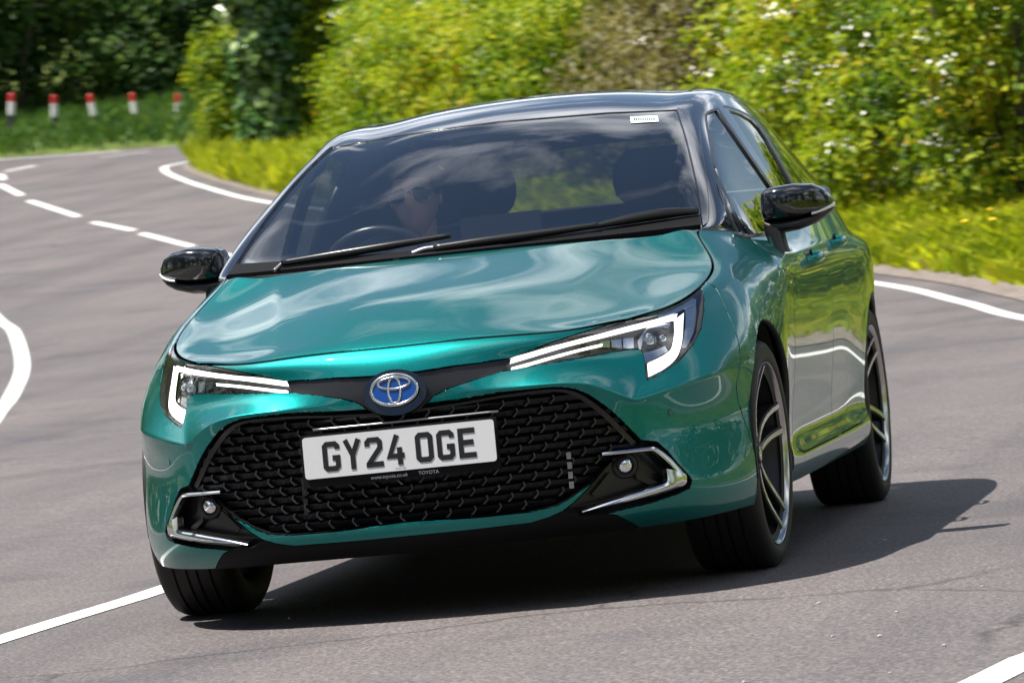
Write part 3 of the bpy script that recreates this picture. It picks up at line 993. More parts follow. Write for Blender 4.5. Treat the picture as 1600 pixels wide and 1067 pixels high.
for q, (b, y) in enumerate(zip(BELT, BY)):
    zc = float(np.interp(y, [.3, 1.0, 2.0, 3.1], [.862, .842, .858, .872]))
    bw = float(np.interp(y, [.3, .7, 2.0, 2.4, 2.7, 3.1], [0, 0, 0, .002, -.006, -.055]))
    tuck = float(np.interp(y, [.3, .6, 2.0, 2.4], [.4, 1, 1, .3]))
    x8 = float(np.interp(y, [.4, .6, 1.0, 1.9, 2.3, 2.7, 3.1], [.828, .854, .866, .862, .848, .832, .825]))
    WRAP[10 + q] = [(x8 + bw, y - .01, zc), (.884 + bw, y, zc - .055), (.889 + bw, y, .69), (.885 - .004 * tuck + bw, y, .585), (.880 - .012 * tuck + bw, y, .475),
                    (.876 - .022 * tuck + bw, y, .385), (.872 - .018 * tuck + bw, y, .315), (.873 + bw, y, .252), (.846 + bw * .5, y, .192)]
# rear columns, corner to centre
RZ = [.92, .81, .69, .585, .475, .385, .31, .25, .195]
RY = [.01, .025, .045, .075, .09, .09, .08, .05, -.02]
RTOP = [(.60, 3.27, 1.035), (.42, 3.34, 1.04), (.21, 3.38, 1.045), (0, 3.39, 1.045)]
RXS = [1.22, 1.16, 1.08, 1.0]
for q, t in enumerate(RTOP):
    WRAP[19 + q] = [(t[0] * (1 + (RXS[q] - 1) * min(1, i / 2.0 + .4)), t[1] + RY[i], RZ[i]) for i in range(9)]

top_keys = [('h', 0, s) for s in range(5)] + [('h', t, 4) for t in range(1, 6)] + [('b', k) for k in range(9)] + [('r', k) for k in range(4)]
for t in range(6):
    for s in range(5): cp(('h', t, s), HOOD[t][s])
for k in range(9): cp(('b', k), BELT[k])
for k in range(4): cp(('r', k), RTOP[k])
for j in range(23):
    for r in range(9): cp(('w', j, 8 - r), WRAP[j][r])
    cvi[('w', j, 9)] = cvi[top_keys[j]]
# windscreen, roof, tail glass rows
CEN = [(.125, .958), (.41, 1.085), (.71, 1.207), (1.03, 1.322), (1.42, 1.388), (1.88, 1.404), (2.30, 1.388), (2.72, 1.338), (3.06, 1.262)]
FR = [0, .27, .53, .78, 1.0]
for k in range(9):
    e = RAIL[k]; c = CEN[k]
    for s in range(5):
        f = FR[s]; q = f ** 2.1
        cp(('g', k, s), (e[0] * f, c[0] + (e[1] - c[0]) * q, c[1] + (e[2] - c[1]) * q))
for k in range(9):
    b, e = BELT[k], RAIL[k]
    bul = .013 if k else .006
    cp(('m', k), ((b[0] + e[0]) / 2 + bul, (b[1] + e[1]) / 2, (b[2] + e[2]) / 2 + bul * .35))
for s in range(4):        # tail glass mid row
    a = cv[cvi[('g', 8, s)]]; b = RTOP[3 - s]
    cp(('tm', s), ((a[0] + b[0]) / 2, (a[1] + b[1]) / 2 + .03, (a[2] + b[2]) / 2 + .02))

PATCH = {'hood': 0, 'wrap': 1, 'cowl': 2, 'screen': 3, 'roof': 4, 'side': 5, 'tail': 6}
cf = []


def quad(p, *keys):
    cf.append((PATCH[p], tuple(cvi[k] for k in keys)))


for t in range(5):
    for s in range(4): quad('hood', ('h', t, s), ('h', t, s + 1), ('h', t + 1, s + 1), ('h', t + 1, s))
for j in range(22):
    for r in range(9): quad('wrap', ('w', j, r), ('w', j + 1, r), ('w', j + 1, r + 1), ('w', j, r + 1))
for s in range(4): quad('cowl', ('h', 5, s), ('h', 5, s + 1), ('g', 0, s + 1), ('g', 0, s))
for k in range(8):
    for s in range(4): quad('screen' if k < 3 else 'roof', ('g', k, s), ('g', k, s + 1), ('g', k + 1, s + 1), ('g', k + 1, s))
quad('side', ('h', 5, 4), ('b', 0), ('m', 0), ('g', 0, 4))
for k in range(8):
    quad('side', ('b', k), ('b', k + 1), ('m', k + 1), ('m', k))
    quad('side', ('m', k), ('m', k + 1), ('g', k + 1, 4), ('g', k, 4))
# tail: roof end row -> mid -> tail top row
def tk(s): return ('tm', s) if s < 4 else ('m', 8)
def rk(s): return ('r', 3 - s) if s < 4 else ('b', 8)
for s in range(4):
    quad('tail', ('g', 8, s), ('g', 8, s + 1), tk(s + 1), tk(s))
    quad('tail', tk(s), tk(s + 1), rk(s + 1), rk(s))

crease = {}


def cr(a, b, w):
    crease[frozenset((cvi[a], cvi[b]))] = w


for t in range(5): cr(('h', t, 2), ('h', t + 1, 2), .9)
for j, w_ in ((2, 1.0), (3, 1.0), (4, .95), (5, .75)): cr(('w', j, 6), ('w', j + 1, 6), w_)
cr(('w', 1, 6), ('w', 2, 6), .7)
cr(('w', 4, 6), ('w', 4, 7), .6)
for j in range(11, 18): cr(('w', j, 8), ('w', j + 1, 8), .5)
for j in range(9, 18): cr(('w', j, 2), ('w', j + 1, 2), .35)
for k in range(0, 8): cr(('b', k), ('b', k + 1), .8)
for k in range(3, 8): cr(('g', k, 4), ('g', k + 1, 4), .2)
for s in range(4): cr(('g', 8, s), ('g', 8, s + 1), .9)
for s in range(4): cr(('h', 5, s), ('h', 5, s + 1), .6)

# mirror
nh = len(cv)
full = list(cv); mir = {}
for i, p in enumerate(cv):
    if abs(p[0]) < 1e-6: mir[i] = i
    else: mir[i] = len(full); full.append((-p[0], p[1], p[2]))
ff = [f for _, f in cf] + [tuple(mir[i] for i in f)[::-1] for _, f in cf]
fm = [p for p, _ in cf] * 2
TGT = np.array(full)


def subdivided(P, levels):
    me = bpy.data.meshes.new('tmp')
    me.from_pydata([tuple(p) for p in P], [], ff)
    me.polygons.foreach_set('material_index', fm)
    for i in range(7): me.materials.append(None)
    at = me.attributes.new('crease_edge', 'FLOAT', 'EDGE')
    vals = []
    for e in me.edges:
        a, b = e.vertices
        w = crease.get(frozenset((a, b)), 0.0)
        if not w:
            im = {v: k for k, v in mir.items()}
        vals.append(w)
    at.data.foreach_set('value', vals)
    ob = bpy.data.objects.new('tmp', me); COL.objects.link(ob)
    md = ob.modifiers.new('s', 'SUBSURF'); md.levels = levels; md.render_levels = levels; md.use_limit_surface = True
    dg = bpy.context.evaluated_depsgraph_get()
    ev = ob.evaluated_get(dg)
    m2 = bpy.data.meshes.new_from_object(ev)
    bpy.data.objects.remove(ob)
    return m2


for e, w in list(crease.items()):
    crease[frozenset(mir[i] for i in e)] = w
Pc = TGT.copy()
for it in range(3):
    m2 = subdivided(Pc, 1)
    co = np.empty(len(m2.vertices) * 3); m2.vertices.foreach_get('co', co)
    lim = co.reshape(-1, 3)[:len(Pc)]
    Pc = Pc + (TGT - lim) * .7
    bpy.data.meshes.remove(m2)
body_me = subdivided(Pc, 4)
# half mesh with carried normals
bm = bmesh.new(); bm.from_mesh(body_me)
bmesh.ops.recalc_face_normals(bm, faces=bm.faces)
bm.normal_update()
if sum(f.normal.y for f in bm.faces if f.calc_center_median().y < -.8) > 0:
    for f in bm.faces: f.normal_flip()
    bm.normal_update()
NL = bm.verts.layers.float_vector.new('nrm')
for v in bm.verts: v[NL] = v.normal
REG = bm.faces.layers.int.new('reg')
for f in bm.faces: f[REG] = 0
bvh = BVHTree.FromBMesh(bm)
bmesh.ops.delete(bm, geom=[f for f in bm.faces if f.calc_center_median().x < 0], context='FACES')
for v in bm.verts:
    if abs(v.co.x) < 2e-5:
        v.co.x = 0; n = v[NL].copy(); n.x = 0; v[NL] = n.normalized()


def hit(px, off=0.0):
    d = ray(px)
    loc, n, i, t = bvh.ray_cast(VP, d)
    if loc is None: return None, None
    return loc + n * off, n


# ---------------------------------------------------------------- knife: cut outlines into the surface
def inside(p, poly):
    x, y = p; c = False; n = len(poly)
    for i in range(n):
        x1, y1 = poly[i]; x2, y2 = poly[i - 1]
        if (y1 > y) != (y2 > y) and x < (x2 - x1) * (y - y1) / (y2 - y1) + x1: c = not c
    return c


def fine(poly, n=1, closed=True):
    return poly


def knife(poly, pf, plane, faces):
    """cut the outline poly (2-D) into the given faces; pf projects a point to 2-D, plane(a,b) gives (co,no) of the cutting plane"""
    live = [f for f in faces if f.is_valid]
    xs = [p[0] for p in poly]; ys = [p[1] for p in poly]
    X0, X1, Y0, Y1 = min(xs), max(xs), min(ys), max(ys)
    m = .02 * max(X1 - X0, Y1 - Y0)
    cache = {}
    def fb(f):
        k = f.index if False else None
        q = [pf(v.co) for v in f.verts]
        a = [t[0] for t in q]; b = [t[1] for t in q]
        return min(a), max(a), min(b), max(b)
    cand = []
    for f in live:
        b = fb(f)
        if b[0] < X1 + m and b[1] > X0 - m and b[2] < Y1 + m and b[3] > Y0 - m: cand.append(f)
    cand = set(cand)
    boxes = {f: fb(f) for f in cand}
    for i in range(len(poly)):
        a, b = poly[i - 1], poly[i]
        if abs(a[0] - b[0]) + abs(a[1] - b[1]) < 1e-9: continue
        x0, x1 = sorted((a[0], b[0])); y0, y1 = sorted((a[1], b[1]))
        sel = [f for f in cand if f.is_valid and boxes[f][0] <= x1 and boxes[f][1] >= x0 and boxes[f][2] <= y1 and boxes[f][3] >= y0]
        if not sel: continue
        co, no = plane(a, b)
        geom = set(sel)
        for f in sel:
            geom.update(f.edges); geom.update(f.verts)
        r = bmesh.ops.bisect_plane(bm, geom=list(geom), dist=2e-5, plane_co=co, plane_no=no)
        for g_ in r['geom']:
            if isinstance(g_, bmesh.types.BMFace) and g_.is_valid:
                cand.add(g_); boxes[g_] = fb(g_)
        for e in r['geom_cut']:
            if isinstance(e, bmesh.types.BMEdge):
                for f in e.link_faces:
                    if f not in cand: cand.add(f)
                    boxes[f] = fb(f)
    return [f for f in cand if f.is_valid]


def cut_px(poly, reg, filt, only=(0,)):
    fs = [f for f in bm.faces if f[REG] in only and filt(f)]
    for f in knife(poly, pix, lambda a, b: (VP, ray(a).cross(ray(b)).normalized()), fs):
        if f[REG] in only and filt(f) and inside(pix(f.calc_center_median()), poly): f[REG] = reg


def cut_side(poly, reg, filt, only=(0,)):
    fs = [f for f in bm.faces if f[REG] in only and filt(f)]
    for f in knife(poly, lambda v: (v[1], v[2]), lambda a, b: (Vector((0, a[0], a[1])), Vector((0, -(b[1] - a[1]), b[0] - a[0])).normalized()), fs):
        if f[REG] in only and filt(f):
            c = f.calc_center_median()
            if inside((c.y, c.z), poly): f[REG] = reg


def rounded(poly, r=.25, n=4):
    """soften the corners of an outline"""
    out = []
    m = len(poly)
    for i in range(m):
        p0, p1, p2 = np.array(poly[i - 1], float), np.array(poly[i], float), np.array(poly[(i + 1) % m], float)
        a = p1 + (p0 - p1) * r; b = p1 + (p2 - p1) * r
        for t in np.linspace(0, 1, n):
            out.append(tuple((1 - t) ** 2 * a + 2 * t * (1 - t) * p1 + t * t * b))
    return out


# (patch index of a face is its material index)
front = lambda f: f.material_index == 1 and f.calc_center_median().y < -.15 and f.calc_center_median().x > -.01
HL = [(795.8, 560), (850, 540), (900, 523), (960, 505), (1020, 492.5), (1050, 480.5), (1075, 466), (1095.8, 449.9), (1100, 460), (1099.6, 485), (1095.8, 512), (1081.4, 539.6), (1061, 563),
      (1036, 580), (1011.4, 593.6), (1009, 568), (1006.4, 552), (1000.5, 545), (985, 545), (960, 548.5), (902, 559.5), (840, 570), (785, 579.7)]
BAR = [(795.8, 560), (755, 565.5), (715, 571), (680, 577), (650, 581.5), (617, 583), (560, 586), (560, 660), (617, 648.5), (645, 645), (658, 638), (667.5, 627), (679, 616.5), (703, 604.5), (739, 593), (785, 579.7)]
GR = [(560, 645), (617, 640), (667.5, 631), (720, 624), (780, 613.5), (810, 610), (840, 607), (873, 604.8), (900, 608.5), (922.5, 619), (952.5, 640), (975, 661), (1002, 688.5), (1000, 700),
      (957, 717), (944.6, 730.4), (920, 757), (893, 776), (870, 789), (830, 798.5), (740, 808), (650, 813), (560, 820)]
FOG = [(957, 717), (1000, 700), (1002, 688.5), (1026, 690.5), (1042, 704), (1057, 722), (1073, 739), (1081.4, 750), (1078, 761), (1063, 769.4), (1017, 785), (976, 794.5), (946, 802.5), (905, 806), (880, 799), (900, 783), (921, 761.5)]
LIP = [(957, 717), (921, 761.5), (900, 783), (880, 799), (858, 809), (830, 817.5), (740, 828), (650, 837), (560, 844), (560, 820), (650, 813), (740, 808), (830, 798.5), (870, 789), (893, 776), (920, 757), (944.6, 730.4)]
VAL = [(560, 844), (650, 837), (740, 828), (830, 817.5), (858, 809), (880, 799), (905, 806), (946, 802.5), (965, 806), (1010, 830), (1040, 870), (1040, 960), (560, 960)]
cut_px(HL, 1, front)
cut_px(BAR, 2, front)
cut_px(GR, 3, front)
cut_px(FOG, 4, front)
cut_px(LIP, 5, front)
cut_px(VAL, 6, front)
SCR = [(600, 196), (700, 196.5), (780, 190), (850, 184), (950, 176), (1057.5, 171.4), (1064, 192), (1072, 219), (1081.4, 257.5), (1091, 302), (1094.5, 327), (1097.5, 353.7), (1097, 360), (1000, 372), (900, 384), (800, 397), (700, 411), (600, 424)]
cut_px(SCR, 7, lambda f: f.material_index in (2, 3, 4, 5) and f.calc_center_median().y < 1.3)
side = lambda f: f.material_index in (1, 5) and f.calc_center_median().x > .4
wall = lambda f: f.material_index == 1 and f.calc_center_median().x > .6
pill = lambda f: f.material_index == 5 and f.calc_center_median().x > .4


def arch(cy, cz, r, r2):
    a = [(cy + r * math.cos(t), cz + r2 * math.sin(t)) for t in np.linspace(-.45, math.pi + .45, 40)]
    return a + [(cy - r * .93, .02), (cy + r * .93, .02)]


cut_side(arch(0, .325, .352, .352), 8, lambda f: wall(f) and f.calc_center_median().y < 1.2)
cut_side(arch(2.64, .325, .352, .345), 8, lambda f: wall(f) and f.calc_center_median().y > 1.5)
FD = [(.455, .96), (.50, .86), (.565, .72), (.585, .58), (.565, .42), (.525, .33), (.53, .285), (.60, .268), (1.46, .268), (1.505, .30), (1.515, .5), (1.51, .96)]
RD = [(1.51, .96), (1.515, .5), (1.505, .30), (1.54, .268), (2.12, .272), (2.20, .30), (2.235, .40), (2.29, .55), (2.40, .68), (2.47, .80), (2.50, 1.0)]
cut_side(FD, 9, wall)
cut_side(RD, 10, wall)
# bumper / wing joint, at the front corner
cut_side([(-.40, .52), (-.345, .60), (-.20, .785), (-.20, .99), (.60, 1.0), (.60, .1), (-.345, .1), (-.345, .3)], 11, lambda f: f.material_index == 1 and f.calc_center_median().x > .55 and f.calc_center_median().y < .65)
# glass of the doors
G1 = [(1101.5, 180), (1105, 175), (1110, 172), (1118.5, 170), (1201, 288), (1236, 340), (1240, 352), (1225, 356), (1190, 362), (1166, 366.5), (1136, 303), (1118, 268), (1112, 246), (1106.6, 217), (1102.5, 195)]
G0 = [(1119.5, 285), (1156.5, 367), (1146, 362), (1133, 345), (1124, 312)]
G2 = [(1138, 171.5), (1158, 178), (1174, 187.5), (1186, 200), (1197.4, 217), (1216, 250), (1234.8, 284.5), (1256, 322), (1262, 336), (1250, 343), (1240, 330), (1215, 290), (1170, 222)]
for poly, rg in ((G0, 12), (G1, 13), (G2, 14)):
    cut_px(poly, rg, lambda f: f.material_index == 5 and f.calc_center_median().x > .4 and f.normal.x > .3)
cut_side([(.30, .885), (.50, .85), (3.3, .95), (3.3, 1.5), (.30, 1.5)], 15, pill)


# ---------------------------------------------------------------- panels from regions
def region(sel):
    return [f for f in bm.faces if f.is_valid and sel(f)]


def panel(name, faces, mat, parent, sym, gap=.0022, depth=.018, push=0.0, label=None, flange=True, islands=False):
    """build a panel (or a pair) from trimmed faces; edges are drawn back by the shut-line gap and turned inwards"""
    vi = {}; V = []; N = []; F = []; dark_faces = []
    for f in faces:
        idx = []
        for v in f.verts:
            k = v.index if False else v
            if k not in vi:
                vi[k] = len(V); V.append(np.array(v.co)); N.append(np.array(v[NL]))
            idx.append(vi[k])
        F.append(idx)
    if not F: return []
    V = np.array(V); N = np.array(N)
    N /= (np.linalg.norm(N, axis=1)[:, None] + 1e-12)
    if sym:
        m = {}; V2 = list(V); N2 = list(N)
        for i in range(len(V)):
            if V[i][0] < 1e-6: m[i] = i
            else:
                m[i] = len(V2); V2.append(V[i] * (-1, 1, 1)); N2.append(N[i] * (-1, 1, 1))
        F = F + [[m[i] for i in f][::-1] for f in F]
        V = np.array(V2); N = np.array(N2)
    ec = {}
    for fi, f in enumerate(F):
        for a, b in zip(f, f[1:] + f[:1]):
            ec.setdefault((min(a, b), max(a, b)), []).append((fi, a, b))
    inn = np.zeros_like(V); bed = []
    for k, l in ec.items():
        if len(l) == 1:
            fi, a, b = l[0]
            d = V[b] - V[a]; n = N[a] + N[b]
            c = np.cross(n, d); nc = np.linalg.norm(c)
            if nc > 1e-12:
                inn[a] += c / nc; inn[b] += c / nc
            bed.append((a, b))
    ln = np.linalg.norm(inn, axis=1); bv = ln > 1e-6
    inn[bv] /= ln[bv][:, None]
    V = V + inn * gap + N * push
    if flange and depth > 0:
        base = len(V); ids = {}; VV = list(V); NN = list(N); FF = [list(f) for f in F]
        def dupl(i, d, nn):
            VV.append(V[i] - N[i] * d + inn[i] * (0 if d < 1e-6 else .0)); NN.append(nn); return len(VV) - 1
        cache = {}
        for a, b in bed:
            for i in (a, b):
                if i not in cache:
                    o = -inn[i]
                    e1 = N[i] * .6 + o * .8
                    # rounded lip then return flange
                    i1 = len(VV); VV.append(V[i] + inn[i] * -.0006 - N[i] * .0012); NN.append(e1)
                    i2 = len(VV); VV.append(V[i] + inn[i] * -.0006 - N[i] * depth); NN.append(o)
                    cache[i] = (i1, i2)
            a1, a2 = cache[a]; b1, b2 = cache[b]
            FF.append([b, a, a1, b1]); FF.append([b1, a1, a2, b2]); dark_faces.append(len(FF) - 1)
        V, N, F = np.array(VV), np.array(NN), FF
    out = []
    if islands:
        par = list(range(len(V)))
        def find(a):
            while par[a] != a: par[a] = par[par[a]]; a = par[a]
            return a
        for f in F:
            for b in f[1:]: par[find(b)] = find(f[0])
        groups = {}
        for f in F: groups.setdefault(find(f[0]), []).append(f)
    def emit1(V, N, F):
        o = mesh_obj(name, [BT(v) for v in V], F, [mat, satin_black] if dark_faces and not islands else mat, parent, True, [BN(n) for n in N])
        if not islands:
            for q in dark_faces: o.data.polygons[q].material_index = 1  # blackened return flanges paint shade into the shut lines
        if label: o['label'] = label
        out.append(o)
    def emit(V, N, F):
        if not islands: return emit1(V, N, F)
        pr = list(range(len(V)))
        def fd(a):
            while pr[a] != a: pr[a] = pr[pr[a]]; a = pr[a]
            return a
        for f in F:
            for b in f[1:]: pr[fd(b)] = fd(f[0])
        gs = {}
        for f in F: gs.setdefault(fd(f[0]), []).append(f)
        big = max(len(g) for g in gs.values())
        for g in gs.values():
            if len(g) < .2 * big: continue
            ids = sorted({i for f in g for i in f}); mp = {i: k for k, i in enumerate(ids)}
            emit1([V[i] for i in ids], [N[i] for i in ids], [[mp[i] for i in f] for f in g])
    emit(V, N, F)
    if not sym:
        emit(V * (-1, 1, 1), N * (-1, 1, 1), [list(f)[::-1] for f in F])
    return out


car = empty('car', (0, 0, 0))
tag(car, 'teal hatchback with black roof taking the bend, headlights lit', 'car')
bm.verts.index_update()
R_ = lambda *ids: (lambda f: f[REG] in ids)
panel('hood', region(lambda f: f.material_index == 0), teal, car, True, gap=.006, depth=.03)
panel('front_bumper', region(lambda f: f.material_index == 1 and f[REG] in (0, 5) and f.calc_center_median().y < .3), teal, car, True, gap=.003)
panel('bumper_valance', region(R_(6)), black_plastic, car, True, gap=.0006)
panel('wing', region(lambda f: f[REG] == 11), teal, car, False, gap=.003)
panel('rear_quarter', region(lambda f: f.material_index == 1 and f[REG] == 0 and f.calc_center_median().y >= .3), teal, car, True, gap=.0015)
doors_f = panel('front_door', region(R_(9)), teal, car, False, gap=.0035)
doors_r = panel('rear_door', region(R_(10)), teal, car, False, gap=.0035)
panel('cowl', region(lambda f: f.material_index == 2 and f[REG] == 0), black_plastic, car, True, push=-.012, gap=.0, islands=True)
screen = panel('windscreen', region(R_(7)), ws_glass, car, True, gap=.0015, push=-.003, flange=False)[0]
roof = panel('roof', region(lambda f: f.material_index in (3, 4) and f[REG] == 0), gloss_black, car, True, gap=.001)[0]
panel('pillar_frame', region(lambda f: f.material_index == 5 and f[REG] in (0, 15)), gloss_black, car, False, gap=.0008)
for nm, rg, prt in (('quarter_light', 12, doors_f), ('window_pane', 13, doors_f), ('window_pane', 14, doors_r)):
    ps = panel(nm, region(R_(rg)), side_glass_m if rg == 14 else front_glass_m, None, False, gap=.0, push=-.006, flange=False, islands=True)
    for p, d in zip(ps, prt): p.parent = d
panel('tailgate', region(lambda f: f.material_index == 6), tail_glass_m, car, True, gap=.001)
barp = panel('badge_bar', region(R_(2)), satin_black, car, True, gap=.0005, push=-.006)[0]
lamps = []
for i, o in enumerate(panel('headlight', region(R_(1)), lamp_dark, car, False, gap=.002, push=-.045, depth=.001)):
    lamps.append(o)
for o, l in zip(panel('lens', region(R_(1)), lens_m, None, False, gap=.0015, flange=False), lamps): o.parent = l
panel('grille_backing', region(R_(3)), black_plastic, car, True, gap=-.004, push=-.06, flange=False)
fogs = panel('fog_bezel', region(R_(4)), satin_black, car, False, gap=0, push=-.045, flange=False)


def rim_wall(name, faces, mat, parent, sym, d0, d1, mirror_out=True):
    """inner wall running from a region's outline down into the recess"""
    vi = {}; V = []; N = []
    cnt = {}
    for f in faces:
        for l in f.loops:
            a, b = l.vert, l.link_loop_next.vert
            cnt.setdefault(frozenset((a, b)), []).append((a, b))
    F = []
    def vid(v, d):
        k = (v, d)
        if k not in vi:
            vi[k] = len(V); V.append(np.array(v.co) - np.array(v[NL]) * d)
        return vi[k]
    for k, l in cnt.items():
        if len(l) == 1:
            a, b = l[0]
            if sym and abs(a.co.x) < 1e-6 and abs(b.co.x) < 1e-6: continue
            F.append((vid(a, d0), vid(b, d0), vid(b, d1), vid(a, d1)))
    V = np.array(V)
    out = []
    if sym:
        n = len(V); V2 = np.vstack([V, V * (-1, 1, 1)]); F2 = F + [tuple(i + n for i in f)[::-1] for f in F]
        out.append(mesh_obj(name, [BT(v) for v in V2], F2, mat, parent))
    else:
        p = parent if isinstance(parent, (list, tuple)) else [parent, parent]
        out.append(mesh_obj(name, [BT(v) for v in V], F, mat, p[0]))
        out.append(mesh_obj(name, [BT(v) for v in V * (-1, 1, 1)], [f[::-1] for f in F], mat, p[1]))
    return out


rim_wall('grille_wall', region(R_(3)), black_plastic, car, True, .0, .06)
rim_wall('bezel_wall', region(R_(4)), satin_black, fogs, False, .0, .046)
rim_wall('housing_wall', region(R_(1)), lamp_dark, lamps, False, .002, .046)


def resample(pairs, n):
    A = spline([p[0] for p in pairs], n) if len(pairs) > 2 else np.linspace(pairs[0][0], pairs[1][0], n)
    B = spline([p[1] for p in pairs], n) if len(pairs) > 2 else np.linspace(pairs[0][1], pairs[1][1], n)
    return A, B


def ribbon(name, pairs, off, thick, mat, parents, n=24, cross=3, crown=0.0, both=True):
    """solid strip lying on the body surface between two measured edges; made for both sides of the car"""
    A, B = resample(pairs, n)
    top = []; nr = []
    for a, b in zip(A, B):
        for c in range(cross):
            t = c / (cross - 1)
            p, nn = hit(a * (1 - t) + b * t)
            if p is None:
                p, nn = Vector(top[-1]) - nr[-1] * off, nr[-1]
            top.append(p + nn * (off + crown * math.sin(math.pi * t))); nr.append(nn)
    V = [np.array(p) for p in top] + [np.array(p - q * thick) for p, q in zip(top, nr)]
    m = len(top); F = []
    for i in range(n - 1):
        for c in range(cross - 1):
            q = (i * cross + c, i * cross + c + 1, (i + 1) * cross + c + 1, (i + 1) * cross + c)
            F.append(q); F.append(tuple(k + m for k in q)[::-1])
    per = [c for c in range(cross)] + [i * cross + cross - 1 for i in range(1, n)] + [(n - 1) * cross + c for c in range(cross - 2, -1, -1)] + [i * cross for i in range(n - 2, 0, -1)]
    for a, b in zip(per, per[1:] + per[:1]): F.append((b, a, a + m, b + m))
    # make sure the top faces outwards
    p0, p1, p2 = (np.array(V[k]) for k in F[0][:3])
    if np.dot(np.cross(p1 - p0, p2 - p0), np.array(nr[0])) < 0: F = [f[::-1] for f in F]
    outs = []
    pl = parents if isinstance(parents, (list, tuple)) else [parents, parents]
    o = mesh_obj(name, [BT(v) for v in V], F, mat, pl[0]); sharp(o, 50); outs.append(o)
    if both:
        o = mesh_obj(name, [BT((-v[0], v[1], v[2])) for v in V], [f[::-1] for f in F], mat, pl[1]); sharp(o, 50); outs.append(o)
    return outs


def at_y(px, y):
    d = ray(px); t = (y - VP.y) / d.y
    return VP + d * t


# ---------------------------------------------------------------- headlight internals
ribbon('daytime_strip', [((800, 558), (798, 565.5)), ((850, 544.5), (850, 552)), ((900, 530.5), (900, 538)), ((960, 513.6), (960, 521.5)), ((1010, 500), (1010, 508.5)), ((1063, 486), (1060, 495.5))], -.012, .006, drl, lamps)
ribbon('daytime_strip', [((800, 571), (799, 575)), ((870, 553.5), (869, 557.5)), ((946, 534.5), (945, 539))], -.014, .005, drl, lamps)
ribbon('daytime_strip', [((1073, 485), (1060, 495)), ((1072, 500), (1060, 505)), ((1071, 514), (1059.5, 518)), ((1068, 534.6), (1054.4, 538)), ((1059.5, 554.8), (1044.3, 548)), ((1041, 570), (1030.8, 556)), ((1017, 583.5), (1015.7, 563))], -.012, .006, drl, lamps, n=30)
ribbon('lamp_trim', [((1092, 455), (1076, 470)), ((1096, 485), (1079, 490)), ((1091, 511), (1077, 514)), ((1078, 536), (1071, 536))], -.02, .004, lamp_silver, lamps)
ribbon('lamp_trim', [((1030, 489), (1034, 494)), ((1060, 476), (1066, 482)), ((1086, 461), (1090, 468))], -.010, .004, lamp_silver, lamps)
ribbon('lamp_trim', [((1013, 592), (1014, 585)), ((1038, 578.5), (1040, 572)), ((1060, 562.5), (1061, 557))], -.012, .004, lamp_dark, lamps)
for a_, b_ in ((.0, .28), (.33, .62), (.67, .97)):
    q0, q1 = 945 + 55 * a_, 945 + 55 * b_
    ribbon('reflector_cell', [((q0, 541 - (q0 - 945) * .16 - 11), (q0, 541 - (q0 - 945) * .02 - 2)), (((q0 + q1) / 2, 541 - ((q0 + q1) / 2 - 945) * .16 - 11), ((q0 + q1) / 2, 539)), ((q1, 541 - (q1 - 945) * .16 - 11), (q1, 541 - (q1 - 945) * .02 - 2))], -.024, .004, lamp_silver, lamps, n=6)
ribbon('lamp_bezel', [((1004, 528), (1006, 548)), ((1020, 505), (1018, 512)), ((1040, 500), (1040, 506)), ((1056, 499), (1052, 507))], -.022, .006, chrome, lamps, n=16)
ribbon('lamp_bezel', [((1010, 545), (1013, 561)), ((1030, 540), (1032, 551)), ((1046, 533), (1050, 541))], -.022, .006, lamp_silver, lamps, n=10)
ribbon('inner_panel', [((800, 561), (789, 578)), ((860, 546), (860, 566)), ((930, 527), (930, 553)), ((985, 512), (985, 543))], -.030, .004, lamp_dark, lamps)


def lathe(profile, seg=32):
    """profile [(r, z)] around z"""
    V = []; F = []
    for r, z in profile:
        for s in range(seg):
            a = 2 * math.pi * s / seg; V.append((r * math.cos(a), r * math.sin(a), z))
    for i in range(len(profile) - 1):
        for s in range(seg):
            c = (s + 1) % seg
            F.append((i * seg + s, i * seg + c, (i + 1) * seg + c, (i + 1) * seg + s))
    return V, F


def place(V, centre, axis, up=(0, 0, 1)):
    z = Vector(axis).normalized(); x = Vector(up).cross(z).normalized(); y = z.cross(x)
    return [Vector(centre) + x * v[0] + y * v[1] + z * v[2] for v in V]


def pair(name, V, F, mat, parents, deg=40):
    pl = parents if isinstance(parents, (list, tuple)) else [parents, parents]
    a = mesh_obj(name, [BT(v) for v in V], F, mat, pl[0]); sharp(a, deg)
    b = mesh_obj(name, [BT((-v[0], v[1], v[2])) for v in V], [f[::-1] for f in F], mat, pl[1]); sharp(b, deg)
    return [a, b]


proj_glass = material('projector_glass', (.35, .38, .42), .05, metal=.6, coat=1.0)
for px, r in (((1022, 523), .021), ((1045, 520), .014)):
    c, n = hit(px, -.034)
    V, F = lathe([(0, .012), (r * .5, .010), (r * .9, .002), (r * 1.0, -.004), (r * 1.15, -.004), (r * 1.2, -.012)], 24)
    pair('projector', place(V, c, (0, -1, .05)), F, proj_glass, lamps)

